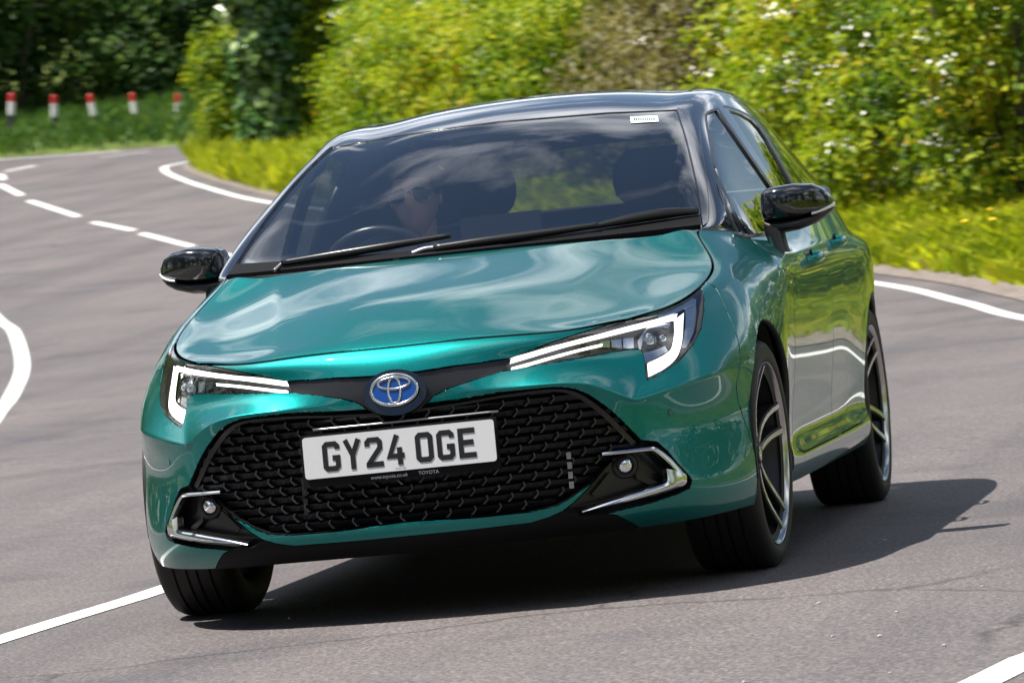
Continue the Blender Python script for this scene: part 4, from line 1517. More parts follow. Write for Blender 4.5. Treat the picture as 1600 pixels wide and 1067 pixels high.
# ---------------------------------------------------------------- fog lamps and chrome wings
ribbon('chrome_wing', [((940.5, 707), (940.5, 711.5)), ((976, 703), (976, 708)), ((1010, 699), (1010, 704.5)), ((1025, 699.5), (1021.5, 705)), ((1045, 714.4), (1039.5, 719)), ((1059, 729), (1053, 733)), ((1072, 743), (1062, 746))], .002, .014, chrome, fogs, n=40, crown=.003)
ribbon('chrome_wing', [((1072, 741.5), (1041, 732)), ((1073, 749), (1042.5, 742)), ((1070, 757), (1042.5, 752)), ((1050, 765), (1035, 756.5)), ((1022, 774), (1014, 763)), ((990, 782.5), (990, 770.5)), ((948.7, 791.5), (948.7, 783.5)), ((908, 800), (909, 797))], .001, .020, chrome, fogs, n=40, cross=5, crown=.007)
c, n = hit((983, 727.5), -.030)
V, F = lathe([(0, .004), (.012, .003), (.021, -.001), (.0225, -.004)], 28)
fl = pair('fog_lens', place(V, c, (.15, -1, 0)), F, lamp_silver, fogs)
V, F = lathe([(.0225, -.002), (.024, .003), (.033, .001), (.036, -.006), (.036, -.02)], 28)
pair('fog_ring', place(V, c, (.15, -1, 0)), F, satin_black, fogs)
ribbon('bezel_fin', [((928, 772), (935, 778)), ((945, 752), (955, 760)), ((957, 738), (965, 748))], -.025, .006, satin_black, fogs, n=10)
ribbon('bezel_fin', [((1000, 742), (1003, 750)), ((1025, 750), (1026, 760)), ((1042, 756), (1042, 762))], -.028, .006, satin_black, fogs, n=10)

# ---------------------------------------------------------------- grille
def surf_y(x, z):
    loc, nn, i, t = bvh.ray_cast(Vector((x, -3, z)), Vector((0, 1, 0)))
    return (loc.y, nn) if loc is not None else (-.85, Vector((0, -1, 0)))


GRP = [(560, 645), (617, 642), (667.5, 634), (720, 627), (780, 617), (840, 611), (873, 609), (898, 612), (918, 622), (948, 644), (970, 664), (996, 690), (990, 703), (950, 718), (938, 730), (915, 754), (888, 772), (866, 784), (830, 793), (740, 802), (650, 808), (560, 814)]
grille = empty('grille', (0, -.9, .42), car)
grille.parent = car
row_h = .0245
grille_k = material('grille_black', (.004, .005, .0065), .35, spec=.35)
rib_m = material('grille_rib_black', (.012, .014, .018), .28, coat=.4)


def in_grille(x, z, m=0):
    y, nn = surf_y(abs(x), z)
    return inside(pix((abs(x), y + .012, z)), GRP)


gi = grille.matrix_local.inverted_safe() if False else Matrix.Translation((0, .9, -.42))
LOC = lambda v: (v[0], v[1] + .9, v[2] - .42)
zs = np.arange(.252, .60, row_h)
cell = .066
rib_mesh = {}
for ri, z in enumerate(zs):
    xs = np.arange(-.64, .641, .02)
    run = [x for x in xs if in_grille(x, z)]
    if len(run) < 3: continue
    x0, x1 = max(abs(run[0]), abs(run[-1])) * -1 - .012, max(abs(run[0]), abs(run[-1])) + .012
    segs = [(x0, x1)]
    for (a, b) in segs:
        X = np.linspace(a, b, 36); V = []; F = []
        for x in X:
            y, nn = surf_y(abs(x), z)
            for dy, dz in ((.036, -.0085), (.022, -.0075), (.014, .0070), (.034, .0088)):
                V.append(LOC(BT((x, y + dy, z + dz))))
        for i in range(len(X) - 1):
            for k in range(3):
                F.append((i * 4 + k, (i + 1) * 4 + k, (i + 1) * 4 + k + 1, i * 4 + k + 1))
        sharp(mesh_obj('grille_slat', V, F, grille_k, grille), 30)
    # arrow-shaped ribs between the slats, pointing outwards
    st = .5 * (ri % 2)
    for q in range(-10, 10):
        x = (q + st + .25) * cell
        if abs(x) < .012 or not in_grille(x, z + row_h * .1) or not in_grille(abs(x) + .012, z): continue
        if abs(x) < .27 and .40 < z < .515: continue
        y, nn = surf_y(abs(x), z)
        sg = 1 if x > 0 else -1
        key = sg
        if key not in rib_mesh:
            w, h, d, t = .013, .0115, .016, .005
            P2 = [(-w, -h), (-w + t * 1.4, -h), (t, .1 * h), (-.2 * w + t, h), (-.2 * w, h), (0, .1 * h)]
            P2 = [(a * sg, b) for a, b in P2]
            Vv = [(a, 0, b) for a, b in P2] + [(a, d, b) for a, b in P2]
            Ff = [(0, 1, 2, 5), (5, 2, 3, 4)] + [(i, i + 6, (i + 1) % 6 + 6, (i + 1) % 6) for i in range(6)]
            me = bpy.data.meshes.new('grille_rib'); me.from_pydata(Vv, [], Ff); me.materials.append(rib_m)
            rib_mesh[key] = me
        o = bpy.data.objects.new('grille_rib', rib_mesh[key]); COL.objects.link(o); o.parent = grille
        o.location = LOC(BT((x, y + .008, z)))
        o.rotation_euler = (0, -ROLL, math.atan2(nn.x, -nn.y) * (1 if x > 0 else -1))
# frame strip round the opening, light strip above the plate
ribbon('grille_frame', [((640, 641), (640, 645)), ((720, 629), (720, 633)), ((780, 619), (780, 622.5)), ((840, 611.5), (840, 615)), ((873, 609.5), (873, 613.5)), ((897, 613), (893, 618)), ((920, 624), (914, 629)), ((950, 646), (943, 651)), ((973, 668), (966, 673)), ((996, 690), (989, 695))], -.008, .02, satin_black, car, n=50)
V = []; F = []
strip_m = material('grille_strip_silver', (.30, .30, .31), .35, metal=.9)
for x in np.linspace(-.235, .268, 20):
    y, nn = surf_y(abs(x), .530)
    for dy, dz in ((.0, -.0035), (-.004, 0), (.0, .0035), (.012, .0035), (.012, -.0035)):
        V.append(BT((x, y + dy - .004, .530 + dz)))
for i in range(19):
    for k in range(5): F.append((i * 5 + k, (i + 1) * 5 + k, (i + 1) * 5 + (k + 1) % 5, i * 5 + (k + 1) % 5))
F += [tuple(range(5)), tuple(range(95, 100))[::-1]]
mesh_obj('plate_light_strip', V, F, strip_m, car)
# radiator shutters glimpsed through the lower grille
for sx in (-.28, .435):
    bmx = bmesh.new()
    for q in range(4):
        bmesh.ops.create_cube(bmx, size=1, matrix=Matrix.Translation((0, 0, q * .026)) @ Matrix.Diagonal((.012, .01, .018, 1)))
    yy, nn = surf_y(abs(sx), .36)
    o = bm_obj('radiator_bracket', bmx, strip_m if sx > 0 else satin_black, car, smooth=False, loc=BT((sx, yy + .012, .315)))
    o['kind'] = 'stuff'

# ---------------------------------------------------------------- number plate
def rrect(w, h, r, n=5):
    out = []
    for cx, cy, a0 in ((w / 2 - r, h / 2 - r, 0), (-w / 2 + r, h / 2 - r, 90), (-w / 2 + r, -h / 2 + r, 180), (w / 2 - r, -h / 2 + r, 270)):
        for t in np.linspace(0, 90, n):
            a = math.radians(a0 + t); out.append((cx + r * math.cos(a), cy + r * math.sin(a)))
    return out


def slab(poly, y0, y1):
    n = len(poly)
    V = [(x, y0, z) for x, z in poly] + [(x, y1, z) for x, z in poly]
    F = [tuple(range(n))[::-1], tuple(range(n, 2 * n))] + [(i, (i + 1) % n, (i + 1) % n + n, i + n) for i in range(n)]
    return V, F


PC = Vector((0, -.963, .457)); PT = math.radians(4)


def plate_pt(v):
    x, y, z = v
    c, s = math.cos(PT), math.sin(PT)
    return BT((PC.x + x, PC.y + c * y + s * z, PC.z - s * y + c * z))


V, F = slab(rrect(.534, .140, .006), .012, -.001)
holder = mesh_obj('plate_holder', [plate_pt((v[0], v[1], v[2] - .008)) for v in V], F, black_plastic, car, False)
V, F = slab(rrect(.520, .111, .009), .0, -.006)
plate = mesh_obj('number_plate', [plate_pt(v) for v in V], F, plate_m, car, False)
GLY = {
    'G': [[(43, 58), (43, 66), (37, 72), (13, 72), (7, 66), (7, 13), (13, 7), (37, 7), (43, 13), (43, 35), (28, 35)]],
    'Y': [[(6, 79), (25, 37)], [(44, 79), (25, 37), (25, 0)]],
    '2': [[(7, 56), (7, 66), (13, 72), (37, 72), (43, 66), (43, 50), (8, 9), (8, 7), (50, 7)]],
    '4': [[(32, 79), (8, 24), (50, 24)], [(37, 46), (37, 0)]],
    'O': [[(7, 39), (7, 66), (13, 72), (37, 72), (43, 66), (43, 13), (37, 7), (13, 7), (7, 13), (7, 39)]],
    'E': [[(48, 72), (7, 72), (7, 7), (49, 7)], [(7, 41), (43, 41)]]}


def stroke(pts, w):
    """mitred ribbon along a polyline (2-D)"""
    p = np.array(pts, float); n = len(p)
    closed = np.allclose(p[0], p[-1])
    L = []; Rr = []
    for i in range(n):
        if closed:
            a = p[i] - p[i - 1 if i > 0 else n - 2]; b = p[i + 1 if i < n - 1 else 1] - p[i]
        else:
            a = p[i] - p[i - 1] if i > 0 else p[1] - p[0]
            b = p[i + 1] - p[i] if i < n - 1 else p[-1] - p[-2]
        a = a / np.linalg.norm(a); b = b / np.linalg.norm(b)
        na = np.array([-a[1], a[0]]); nb = np.array([-b[1], b[0]])
        m = na + nb; m /= np.linalg.norm(m)
        k = min(1 / max(m @ na, .3), 1.6)
        L.append(p[i] + m * k * w / 2); Rr.append(p[i] - m * k * w / 2)
    return L, Rr


xc = -.219 * .95
for ci, ch in enumerate('GY24 OGE'):
    if ch == ' ':
        xc += .033 * .95 - .011 * .95; continue
    V = []; F = []
    for si, st in enumerate(GLY[ch]):
        L, Rr = stroke(st, 14)
        b = len(V)
        y = -.0072 - .0002 * si
        for l, r in zip(L, Rr):
            for q in (l, r):
                V.append((xc + q[0] * .00095, y, (q[1] - 39.5) * .001))
        m = len(V) - b
        for l, r in zip(L, Rr):
            for q in (l, r):
                V.append((xc + q[0] * .00095, -.0055, (q[1] - 39.5) * .001))
        k = len(L)
        for i in range(k - 1):
            a0 = b + 2 * i
            F.append((a0, a0 + 1, a0 + 3, a0 + 2))
            F.append((a0, a0 + 2, a0 + 2 + m, a0 + m)); F.append((a0 + 1, a0 + 1 + m, a0 + 3 + m, a0 + 3))
        F.append((b, b + m, b + 1 + m, b + 1)); e = b + 2 * (k - 1)
        F.append((e, e + 1, e + 1 + m, e + m))
    mesh_obj('plate_character', [plate_pt(v) for v in V], F, plate_k, plate, False)
    xc += .061 * .95


def text_mesh(name, body_txt, size, mat, parent, fn, shear=0.0, align='CENTER'):
    cu = bpy.data.curves.new(name, 'FONT'); cu.body = body_txt; cu.size = size; cu.align_x = align; cu.shear = shear; cu.resolution_u = 3
    ob = bpy.data.objects.new(name, cu); COL.objects.link(ob)
    me = bpy.data.meshes.new_from_object(ob.evaluated_get(bpy.context.evaluated_depsgraph_get()))
    bpy.data.objects.remove(ob)
    for v in me.vertices: v.co = fn(v.co)
    me.materials.clear(); me.materials.append(mat)
    o = bpy.data.objects.new(name, me); COL.objects.link(o); o.parent = parent
    return o


text_mesh('plate_strip_text', 'www.toyota.co.uk', .0135, plate_m, holder, lambda v: plate_pt((v[0] - .035, -.0016, v[1] - .0715)), .25)
text_mesh('plate_strip_text', 'TOYOTA', .0135, plate_m, holder, lambda v: plate_pt((v[0] + .073, -.0016, v[1] - .0715)))
text_mesh('plate_small_print', 'GY24 OGE', .006, plate_k, plate, lambda v: plate_pt((v[0], -.0063, v[1] - .0515)))

# ---------------------------------------------------------------- badge
bc, bn = hit((617.5, 609))
BC = Vector((0, bc.y - .004, bc.z)); BTL = math.radians(12)


def badge_pt(v):
    c, s = math.cos(BTL), math.sin(BTL)
    return BT((BC.x + v[0], BC.y + c * v[1] + s * v[2], BC.z - s * v[1] + c * v[2]))


def ell(a, b, n=48): return [(a * math.cos(t), b * math.sin(t)) for t in np.linspace(0, 2 * math.pi, n, endpoint=False)]
V, F = slab(ell(.086, .062), .012, -.004)
mesh_obj('badge_base', [badge_pt((v[0], v[1] + .006, v[2] - .006)) for v in V], F, gloss_black, barp, False)
V, F = slab(ell(.064, .0425), .01, -.006)
badge = mesh_obj('badge', [badge_pt(v) for v in V], F, badge_blue, barp, False)
def ring(a, b, ca, w, y):
    n = 56; V = []; F = []
    for i in range(n):
        t = 2 * math.pi * i / n
        for k, (rr, yy) in enumerate(((-w, 0), (-w * .35, -.0035), (w * .35, -.0035), (w, 0))):
            V.append((ca[0] + (a + rr) * math.cos(t), y + yy, ca[1] + (b + rr) * math.sin(t)))
    for i in range(n):
        for k in range(3):
            j = (i + 1) % n; F.append((i * 4 + k, j * 4 + k, j * 4 + k + 1, i * 4 + k + 1))
    return V, F
for a, b, ca, w, y in ((.0625, .041, (0, 0), .0042, -.006), (.0165, .036, (0, -.001), .0038, -.0062), (.043, .0155, (0, .0175), .0036, -.0066)):
    V, F = ring(a, b, ca, w, y)
    mesh_obj('badge_ring', [badge_pt(v) for v in V], F, chrome, barp)

# ---------------------------------------------------------------- trims on the front and the screen
ribbon('screen_trim', [((1058, 170.5), (1062, 170)), ((1064.5, 192), (1069, 191)), ((1073, 219), (1077.5, 218)), ((1082.5, 257.5), (1087.5, 257)), ((1092, 302), (1097.5, 301)), ((1095.5, 327), (1101.5, 326)), ((1098.5, 354), (1103.5, 350))], .003, .008, gloss_black, car, n=30)
def seal(name, line, w, off, th, parents):
    P_ = spline(line, 40)
    t = np.gradient(P_, axis=0); t /= np.linalg.norm(t, axis=1)[:, None]
    q = P_ + np.stack([t[:, 1], -t[:, 0]], 1) * w
    ribbon(name, [(tuple(a), tuple(b)) for a, b in zip(P_, q)], off, th, satin_black, parents, n=40)


seal('window_seal', [(1117, 262), (1112, 246), (1106.6, 217), (1102.5, 195), (1101.5, 182), (1106, 174), (1118.5, 169.5)], -3.5, .0005, .008, doors_f)
seal('window_seal', [(1119, 170), (1160, 229), (1201, 288), (1236, 340)], 3.5, .0005, .008, doors_f)
seal('window_seal', [(1117, 265), (1136, 303), (1150, 334), (1165, 366)], -4, .0005, .008, doors_f)
seal('window_seal', [(1148, 364), (1166, 368), (1190, 364), (1225, 357.5), (1240, 353)], -4, .002, .01, doors_f)
seal('window_seal', [(1130, 168), (1140, 170.5), (1158, 177), (1175, 187.5), (1187, 200), (1198, 217), (1216.5, 250), (1236, 285), (1257, 322)], 3.5, .0005, .008, doors_r)
sensor_m = material('sensor_teal', (.004, .10, .12), .3, coat=.5)
c, n = hit((1047, 643), .001)
V, F = lathe([(0, .0012), (.008, .001), (.009, 0)], 18)
pair('parking_sensor', place(V, c, n), F, sensor_m, car)
# cowl lip and wipers
def px_tube(name, pts, off, rads, mat, parent, sides=8, ry=1.0):
    P = []
    for q in pts:
        p, nn = hit(q[:2], off if len(q) < 3 else q[2])
        P.append(np.array(p))
    Q = spline(P, 26) if len(P) > 2 else np.linspace(P[0], P[1], 8)
    rr = np.interp(np.linspace(0, 1, len(Q)), np.linspace(0, 1, len(rads)), rads)
    V, F = tube([tuple(q) for q in Q], list(rr), sides)
    return mesh_obj(name, [BT(v) for v in V], F, mat, parent)
ribbon('cowl_panel', [((700, 398.5), (700, 391)), ((783, 389.5), (783, 381)), ((930, 374), (930, 363)), ((1040, 361.5), (1040, 347)), ((1095, 355), (1095, 339))], .008, .012, black_plastic, car, n=20)
w1 = px_tube('wiper', [(444, 421, .02), (520, 410, .022), (600, 397, .022), (706, 378, .02)], .02, [.010, .013, .013, .008], satin_black, car)
px_tube('wiper_arm', [(430, 428, .01), (446, 420, .018), (470, 417, .022)], .02, [.006, .005, .006], strip_m, w1)
w2 = px_tube('wiper', [(680, 397, .016), (760, 387, .02), (860, 374, .022), (935, 364, .024)], .02, [.014, .014, .012, .009], satin_black, car)
px_tube('wiper_arm', [(645, 403, .012), (664, 399, .018), (680, 396.5, .018)], .02, [.008, .008, .008], strip_m, w2)
w3 = px_tube('wiper_blade', [(925, 365, .02), (985, 354, .022), (1040, 345, .022), (1090, 339, .018)], .02, [.007, .015, .017, .010], satin_black, w2)
# sticker on the screen
def screen_quad(name, pts, off, mat):
    V = [np.array(hit(p, off)[0]) for p in pts]
    return mesh_obj(name, [BT(v) for v in V], [tuple(range(len(V)))], mat, screen, False)
stk = screen_quad('sticker', [(984.5, 182), (1027, 180.5), (1029, 189.5), (986, 192)], -.001, sticker_m)
for i, x in enumerate(np.arange(990, 1023, 3.4)):
    h = [2.6, 1.8, 2.2, 2.0, 2.4, 1.9, 2.3, 2.0, 2.2, 2.6][i % 10]
    screen_quad('sticker_print', [(x, 187.4 - h * 1.3), (x + 2.2, 187.3 - h * 1.3), (x + 2.4, 188.9), (x + .2, 189.0)], .001, sticker_k)

# ---------------------------------------------------------------- mirrors
def loft(sections, cap=True):
    V = []; F = []; n = len(sections[0])
    for s in sections: V += list(s)
    for i in range(len(sections) - 1):
        for k in range(n):
            F.append((i * n + k, i * n + (k + 1) % n, (i + 1) * n + (k + 1) % n, (i + 1) * n + k))
    if cap:
        F.append(tuple(range(n))[::-1]); F.append(tuple(range(len(V) - n, len(V))))
    return V, F


def superrect(x, y0, y1, z0, z1, n=28, p=4.0):
    out = []
    for t in np.linspace(0, 2 * math.pi, n, endpoint=False):
        c, s = math.cos(t), math.sin(t)
        u = math.copysign(abs(c) ** (2 / p), c); v = math.copysign(abs(s) ** (2 / p), s)
        out.append((x, (y0 + y1) / 2 + (y1 - y0) / 2 * u, (z0 + z1) / 2 + (z1 - z0) / 2 * v))
    return out


MX = [.806, .812, .826, .86, .91, .96, .99, 1.008, 1.014]
MT = [1.012, 1.030, 1.038, 1.043, 1.046, 1.040, 1.022, .998, .984]
MB = [.958, .950, .944, .942, .944, .951, .960, .968, .972]
MF = [.71, .682, .668, .660, .664, .682, .706, .738, .768]
sec = [superrect(x, f, .80, b, t) for x, t, b, f in zip(MX, MT, MB, MF)]
V, F = loft(sec)
mirs = pair('mirror', V, F, gloss_black, car)
LB = [.926, .916, .908, .905, .910, .924, .940, .955, .964]
sec = [superrect(x + (.004 if i == 0 else 0), f + .012, .79, b, m + .001, p=2.6) for i, (x, m, b, f) in enumerate(zip(MX, MB, LB, MF))]
V, F = loft(sec)
pair('mirror_base', V, F, satin_black, mirs)
# indicator wrapping the outer lower edge
ind_m = material('indicator_lens', (.8, .8, .8), .15, coat=1.0)
sec = [superrect(x, f - .003, .785, m - .004, m + .008, p=2.4) for x, m, f in zip([.955, .975, .99, 1.006, 1.017], [.951, .955, .960, .967, .972], [.684, .692, .706, .733, .757])]
V, F = loft(sec); pair('indicator', V, F, ind_m, mirs)
sec = []
for t in np.linspace(0, 1, 7):
    z = .925 - .075 * t; cx = .838 + .018 * t ** 1.5; hw = .031 - .006 * t
    sec.append([(cx + hw * math.cos(a), .715 - .02 * t + .045 * math.sin(a) * (1 - .2 * t), z) for a in np.linspace(0, 2 * math.pi, 16, endpoint=False)])
V, F = loft(sec); pair('mirror_arm', V, F, satin_black, mirs)
V, F = slab(rrect(.185, .075, .02), 0, .002)
pair('mirror_glass', [(v[0] + .91, .801 + v[1], v[2] + .993) for v in V], F, lamp_silver, mirs)

# ---------------------------------------------------------------- door handles
def handle(y, z, parents):
    sec = []
    for t in np.linspace(-1, 1, 13):
        yy = y + t * .105
        xs_, _n2 = bvh.ray_cast(Vector((2, yy, z)), Vector((-1, 0, 0)))[:2]
        bow = .034 * (1 - t ** 4) + .002
        cx = xs_.x + bow - .006
        sec.append([(cx + .008 * math.cos(a), yy, z + .006 * t + .013 * math.sin(a)) for a in np.linspace(0, 2 * math.pi, 12, endpoint=False)])
    V, F = loft(sec)
    pair('handle', V, F, teal, parents)
    xs_ = bvh.ray_cast(Vector((2, y - .02, z)), Vector((-1, 0, 0)))[0]
    V, F = lathe([(0, -.010), (.022, -.006), (.034, .0015), (.036, .0)], 20)
    pair('handle_cup', place([(v[0] * 1.5, v[1] * .8, v[2]) for v in V], (xs_.x + .001, y - .02, z), (1, 0, 0)), F, satin_black, parents)
handle(1.20, .818, doors_f)
handle(1.92, .850, doors_r)

# ---------------------------------------------------------------- wheels
def arc_liner(cy, name):
    V = []; F = []; n = 30
    for x in (.50, .862):
        for t in np.linspace(-.2, math.pi + .2, n):
            V.append((x, cy + .352 * math.cos(t), .325 + .350 * math.sin(t)))
    for i in range(n - 1): F.append((i, i + 1, n + i + 1, n + i))
    V.append((.50, cy, .25)); c = len(V) - 1
    for i in range(n - 1): F.append((i + 1, i, c))
    pair(name, V, F, rubber, car)
arc_liner(0, 'wheel_arch_liner'); arc_liner(2.64, 'wheel_arch_liner')

TYRE = [(.228, -.098), (.240, -.106), (.268, -.1125), (.296, -.110), (.310, -.101), (.3165, -.088),
        (.3185, -.070), (.3185, -.056), (.312, -.055), (.312, -.049), (.3185, -.048), (.3188, -.019), (.312, -.018), (.312, -.011), (.3188, -.010),
        (.3188, .010), (.312, .011), (.312, .018), (.3188, .019), (.3185, .048), (.312, .049), (.312, .055), (.3185, .056), (.3185, .070),
        (.3165, .088), (.310, .101), (.296, .110), (.274, .1125), (.262, .1095), (.257, .104), (.250, .096), (.228, .090)]
RIMP = [(.2555, .098), (.2565, .106), (.2545, .1085), (.2505, .106), (.243, .088), (.230, .060), (.212, .02), (.210, -.08), (.238, -.103)]


def lathe_x(profile, seg):
    V, F = lathe(profile, seg)
    return [(v[2], v[0], v[1]) for v in V], F


def wheel(label, cx, cy, steer):
    w = empty('wheel', (cx, cy, .3165), car)
    sg = 1 if cx > 0 else -1
    w.rotation_euler = (rng.uniform(0, 1.2), 0, 0)
    w.rotation_mode = 'ZYX'
    w.rotation_euler = (.35 + (.5 if cy > 1 else 0), 0, steer)
    w['label'] = label
    def add(nm, V, F, mat, deg=48):
        V = [(v[0] * sg, v[1], v[2]) for v in V]
        if sg < 0: F = [tuple(f)[::-1] for f in F]
        o = mesh_obj(nm, V, F, mat, w); sharp(o, deg); return o
    V, F = lathe_x(TYRE, 96); add('tyre', V, F, rubber)
    V, F = lathe_x(RIMP[:5], 96); add('rim', V, F, alloy)
    V, F = lathe_x(RIMP[4:], 96); add('rim_barrel', V, F, alloy_dark)
    V, F = lathe_x([(0.05, .025), (.158, .025), (.160, .022), (.160, .0), (.05, 0)], 40); add('brake_disc', V, F, disc_m)
    V = []; F = []
    for t in np.linspace(-.55, .55, 9):
        for r, x in ((.115, -.015), (.172, -.02), (.176, .04), (.110, .045)):
            a = t + 2.6 - (.35 + (.5 if cy > 1 else 0)); V.append((x, r * math.cos(a), r * math.sin(a)))
    for i in range(8):
        for q in range(4): F.append((i * 4 + q, i * 4 + (q + 1) % 4, i * 4 + 4 + (q + 1) % 4, i * 4 + 4 + q))
    F += [(0, 1, 2, 3), (35, 34, 33, 32)]
    add('brake_caliper', V, F, alloy_dark)
    V, F = lathe_x([(0, .074), (.022, .074), (.026, .071), (.030, .066), (.060, .063), (.068, .056), (.070, .02)], 30); add('hub', V, F, alloy_dark)
    V, F = lathe_x([(0, .0765), (.017, .0765), (.021, .074)], 20); add('hub_cap', V, F, chrome)
    for k in range(5):
        a0 = 2 * math.pi * k / 5
        for leg, da0, da1 in (('a', -.17, -.155), ('b', .17, .155)):
            V = []; F = []
            st = np.linspace(0, 1, 7)
            for t in st:
                r = .048 + t * .197
                a = a0 + da0 * (1 - t) * 1.6 + da1 * t * 1.0 + .05 * math.sin(t * 3)
                hw = .0130 - .002 * t + .006 * max(0, t - .75) * 2
                x = .066 + .034 * t - .012 * math.sin(math.pi * t)
                ca, sa = math.cos(a), math.sin(a)
                for u, xx in ((-hw, x - .004), (-hw * .55, x), (hw * .55, x), (hw, x - .004), (hw * 1.15, x - .036), (-hw * 1.15, x - .036)):
                    V.append((xx, r * ca - u * sa, r * sa + u * ca))
            for i in range(len(st) - 1):
                for q in range(6): F.append((i * 6 + q, i * 6 + (q + 1) % 6, i * 6 + 6 + (q + 1) % 6, i * 6 + 6 + q))
            F.append(tuple(range(6))[::-1]); F.append(tuple(range(36, 42)))
            V2 = [(v[0] * sg, v[1], v[2]) for v in V]
            F2 = F if sg > 0 else [tuple(f)[::-1] for f in F]
            o = mesh_obj('spoke', V2, F2, [alloy, alloy_dark], w, True); sharp(o, 25)
            for p in o.data.polygons:
                p.material_index = 0 if abs(p.normal.x) > .86 and p.center.x * sg > .06 else 1
    return w


STEER = math.radians(-2.5)
wheel('front nearside wheel turned slightly', .753, 0, STEER)
wheel('front offside wheel turned slightly', -.753, 0, STEER)
wheel('rear nearside wheel', .757, 2.64, 0)
wheel('rear offside wheel', -.757, 2.64, 0)

# ---------------------------------------------------------------- underside and inner blocks
def block(name, x0, x1, y0, y1, z0, z1, mat, bev=.01):
    b = bmesh.new()
    bmesh.ops.create_cube(b, size=1, matrix=Matrix.Translation(((x0 + x1) / 2, (y0 + y1) / 2, (z0 + z1) / 2)) @ Matrix.Diagonal((x1 - x0, y1 - y0, z1 - z0, 1)))
    bmesh.ops.bevel(b, geom=b.edges[:], offset=bev, segments=2, affect='EDGES')
    for v in b.verts: v.co = BT(v.co)
    return bm_obj(name, b, mat, car)
under_m = material('underbody', (.008, .008, .008), .8)
block('underbody', -.52, .52, -.80, 3.25, .19, .30, under_m)
block('underbody_side', .50, .835, .38, 2.27, .20, .30, under_m)
block('underbody_side', -.835, -.50, .38, 2.27, .20, .30, under_m)
block('engine_bay', -.50, .50, -.76, .10, .30, .68, under_m)
block('bulkhead', -.70, .70, .10, .16, .3, .90, under_m)
block('cabin_floor', -.80, .80, .36, 2.3, .29, .33, under_m)
block('boot_floor', -.50, .50, 2.2, 3.3, .29, .60, under_m)
V, F = loft([[(x * .5, -.80 + .03 * abs(x), .21), (x * .5, -.80, .22), (x * .5, .4, .22), (x * .5, .4, .21)] for x in (-1, 1)])

# antenna fin
sec = []
for t in np.linspace(0, 1, 8):
    z = 1.325 + .062 * t
    hw = .022 * (1 - t) ** .8 + .003
    sec.append([(hw * math.cos(a), 2.80 + .035 * t + (.075 * (1 - t) + .012) * math.sin(a), z) for a in np.linspace(0, 2 * math.pi, 14, endpoint=False)])
V, F = loft(sec)
mesh_obj('antenna_fin', [BT(v) for v in V], F, gloss_black, car)

# ---------------------------------------------------------------- interior
def rloft(name, secs, mat, parent=car):
    V, F = loft(secs); o = mesh_obj(name, [BT(v) for v in V], F, mat, parent); sharp(o, 60); return o
dash = rloft('dashboard', [[(x, .19 + .05 * (x / .66) ** 2, .90), (x, .21 + .06 * (x / .66) ** 2, .938), (x, .45, .935 + (.018 if abs(x + .37) < .22 else 0)), (x, .60, .90 + (.03 if abs(x + .37) < .22 else 0)), (x, .66, .80), (x, .60, .55), (x, .22, .55)] for x in np.linspace(-.66, .66, 19)], dash_m)
a = at_y((716, 337), .62); b = at_y((850, 368), .62)
screen_c = Vector(((a.x + b.x) / 2, .62, (a.z + b.z) / 2))
V, F = slab(rrect(abs(b.x - a.x) * .97, .068, .006), -.008, .008)
mesh_obj('display_screen', [BT((v[0] + screen_c.x, v[1] + .62, v[2] + screen_c.z)) for v in V], F, satin_black, car, False)


def seat(x, y, rec):
    s = empty('seat', (0, 0, 0), car)
    def cush(nm, secs): rloft(nm, secs, seat_m, s)
    c, sn = math.cos(rec), math.sin(rec)
    secs = []
    for t, w in zip(np.linspace(0, 1, 8), (.20, .235, .245, .245, .24, .225, .20, .15)):
        h = t * .60
        secs.append([(x + w * u, y + sn * h + v * (1 - .3 * t) - (.035 if abs(u) > .9 and v < 0 else 0), .44 + c * h) for u, v in ((-1, -.03), (-.8, -.09), (-.5, -.06), (.5, -.06), (.8, -.09), (1, -.03), (.8, .05), (-.8, .05))])
    cush('backrest', secs)
    secs = []
    for t, w in zip(np.linspace(0, 1, 6), (.09, .125, .135, .135, .125, .09)):
        h = .64 + t * .19
        secs.append([(x + w * math.cos(q), y + sn * h - .02 + .055 * math.sin(q), .44 + c * h) for q in np.linspace(0, 2 * math.pi, 12, endpoint=False)])
    cush('headrest', secs)
    secs = [[(x + .24 * u, y + .05 - .52 * t, z) for u, z in ((-1, .42), (-.8, .52 + .02 * t), (.8, .52 + .02 * t), (1, .42), (.8, .33), (-.8, .33))] for t in np.linspace(0, 1, 5)]
    cush('cushion', secs)
seat(.37, 1.36, .40); seat(-.37, 1.36, .40)
seat(.35, 2.20, .38); seat(-.35, 2.20, .38)
# steering wheel
SWC = Vector((-.335, .735, .875)); SWN = Vector((0, .90, .42)).normalized()
V = []; F = []; nS = 40
for i in range(nS):
    t = 2 * math.pi * i / nS
    for k in range(8):
        q = 2 * math.pi * k / 8; V.append(((.182 + .016 * math.cos(q)) * math.cos(t), (.182 + .016 * math.cos(q)) * math.sin(t), .016 * math.sin(q)))
for i in range(nS):
    for k in range(8):
        j = (i + 1) % nS; F.append((i * 8 + k, j * 8 + k, j * 8 + (k + 1) % 8, i * 8 + (k + 1) % 8))
swheel = mesh_obj('steering_wheel', [BT(v) for v in place(V, SWC, SWN)], F, satin_black, car)
V, F = lathe([(0, .02), (.05, .02), (.07, .0), (.05, -.03), (0, -.03)], 20)
mesh_obj('wheel_boss', [BT(v) for v in place([(v[0] * 1.1, v[1] * .9, v[2]) for v in V], SWC, SWN)], F, satin_black, swheel)
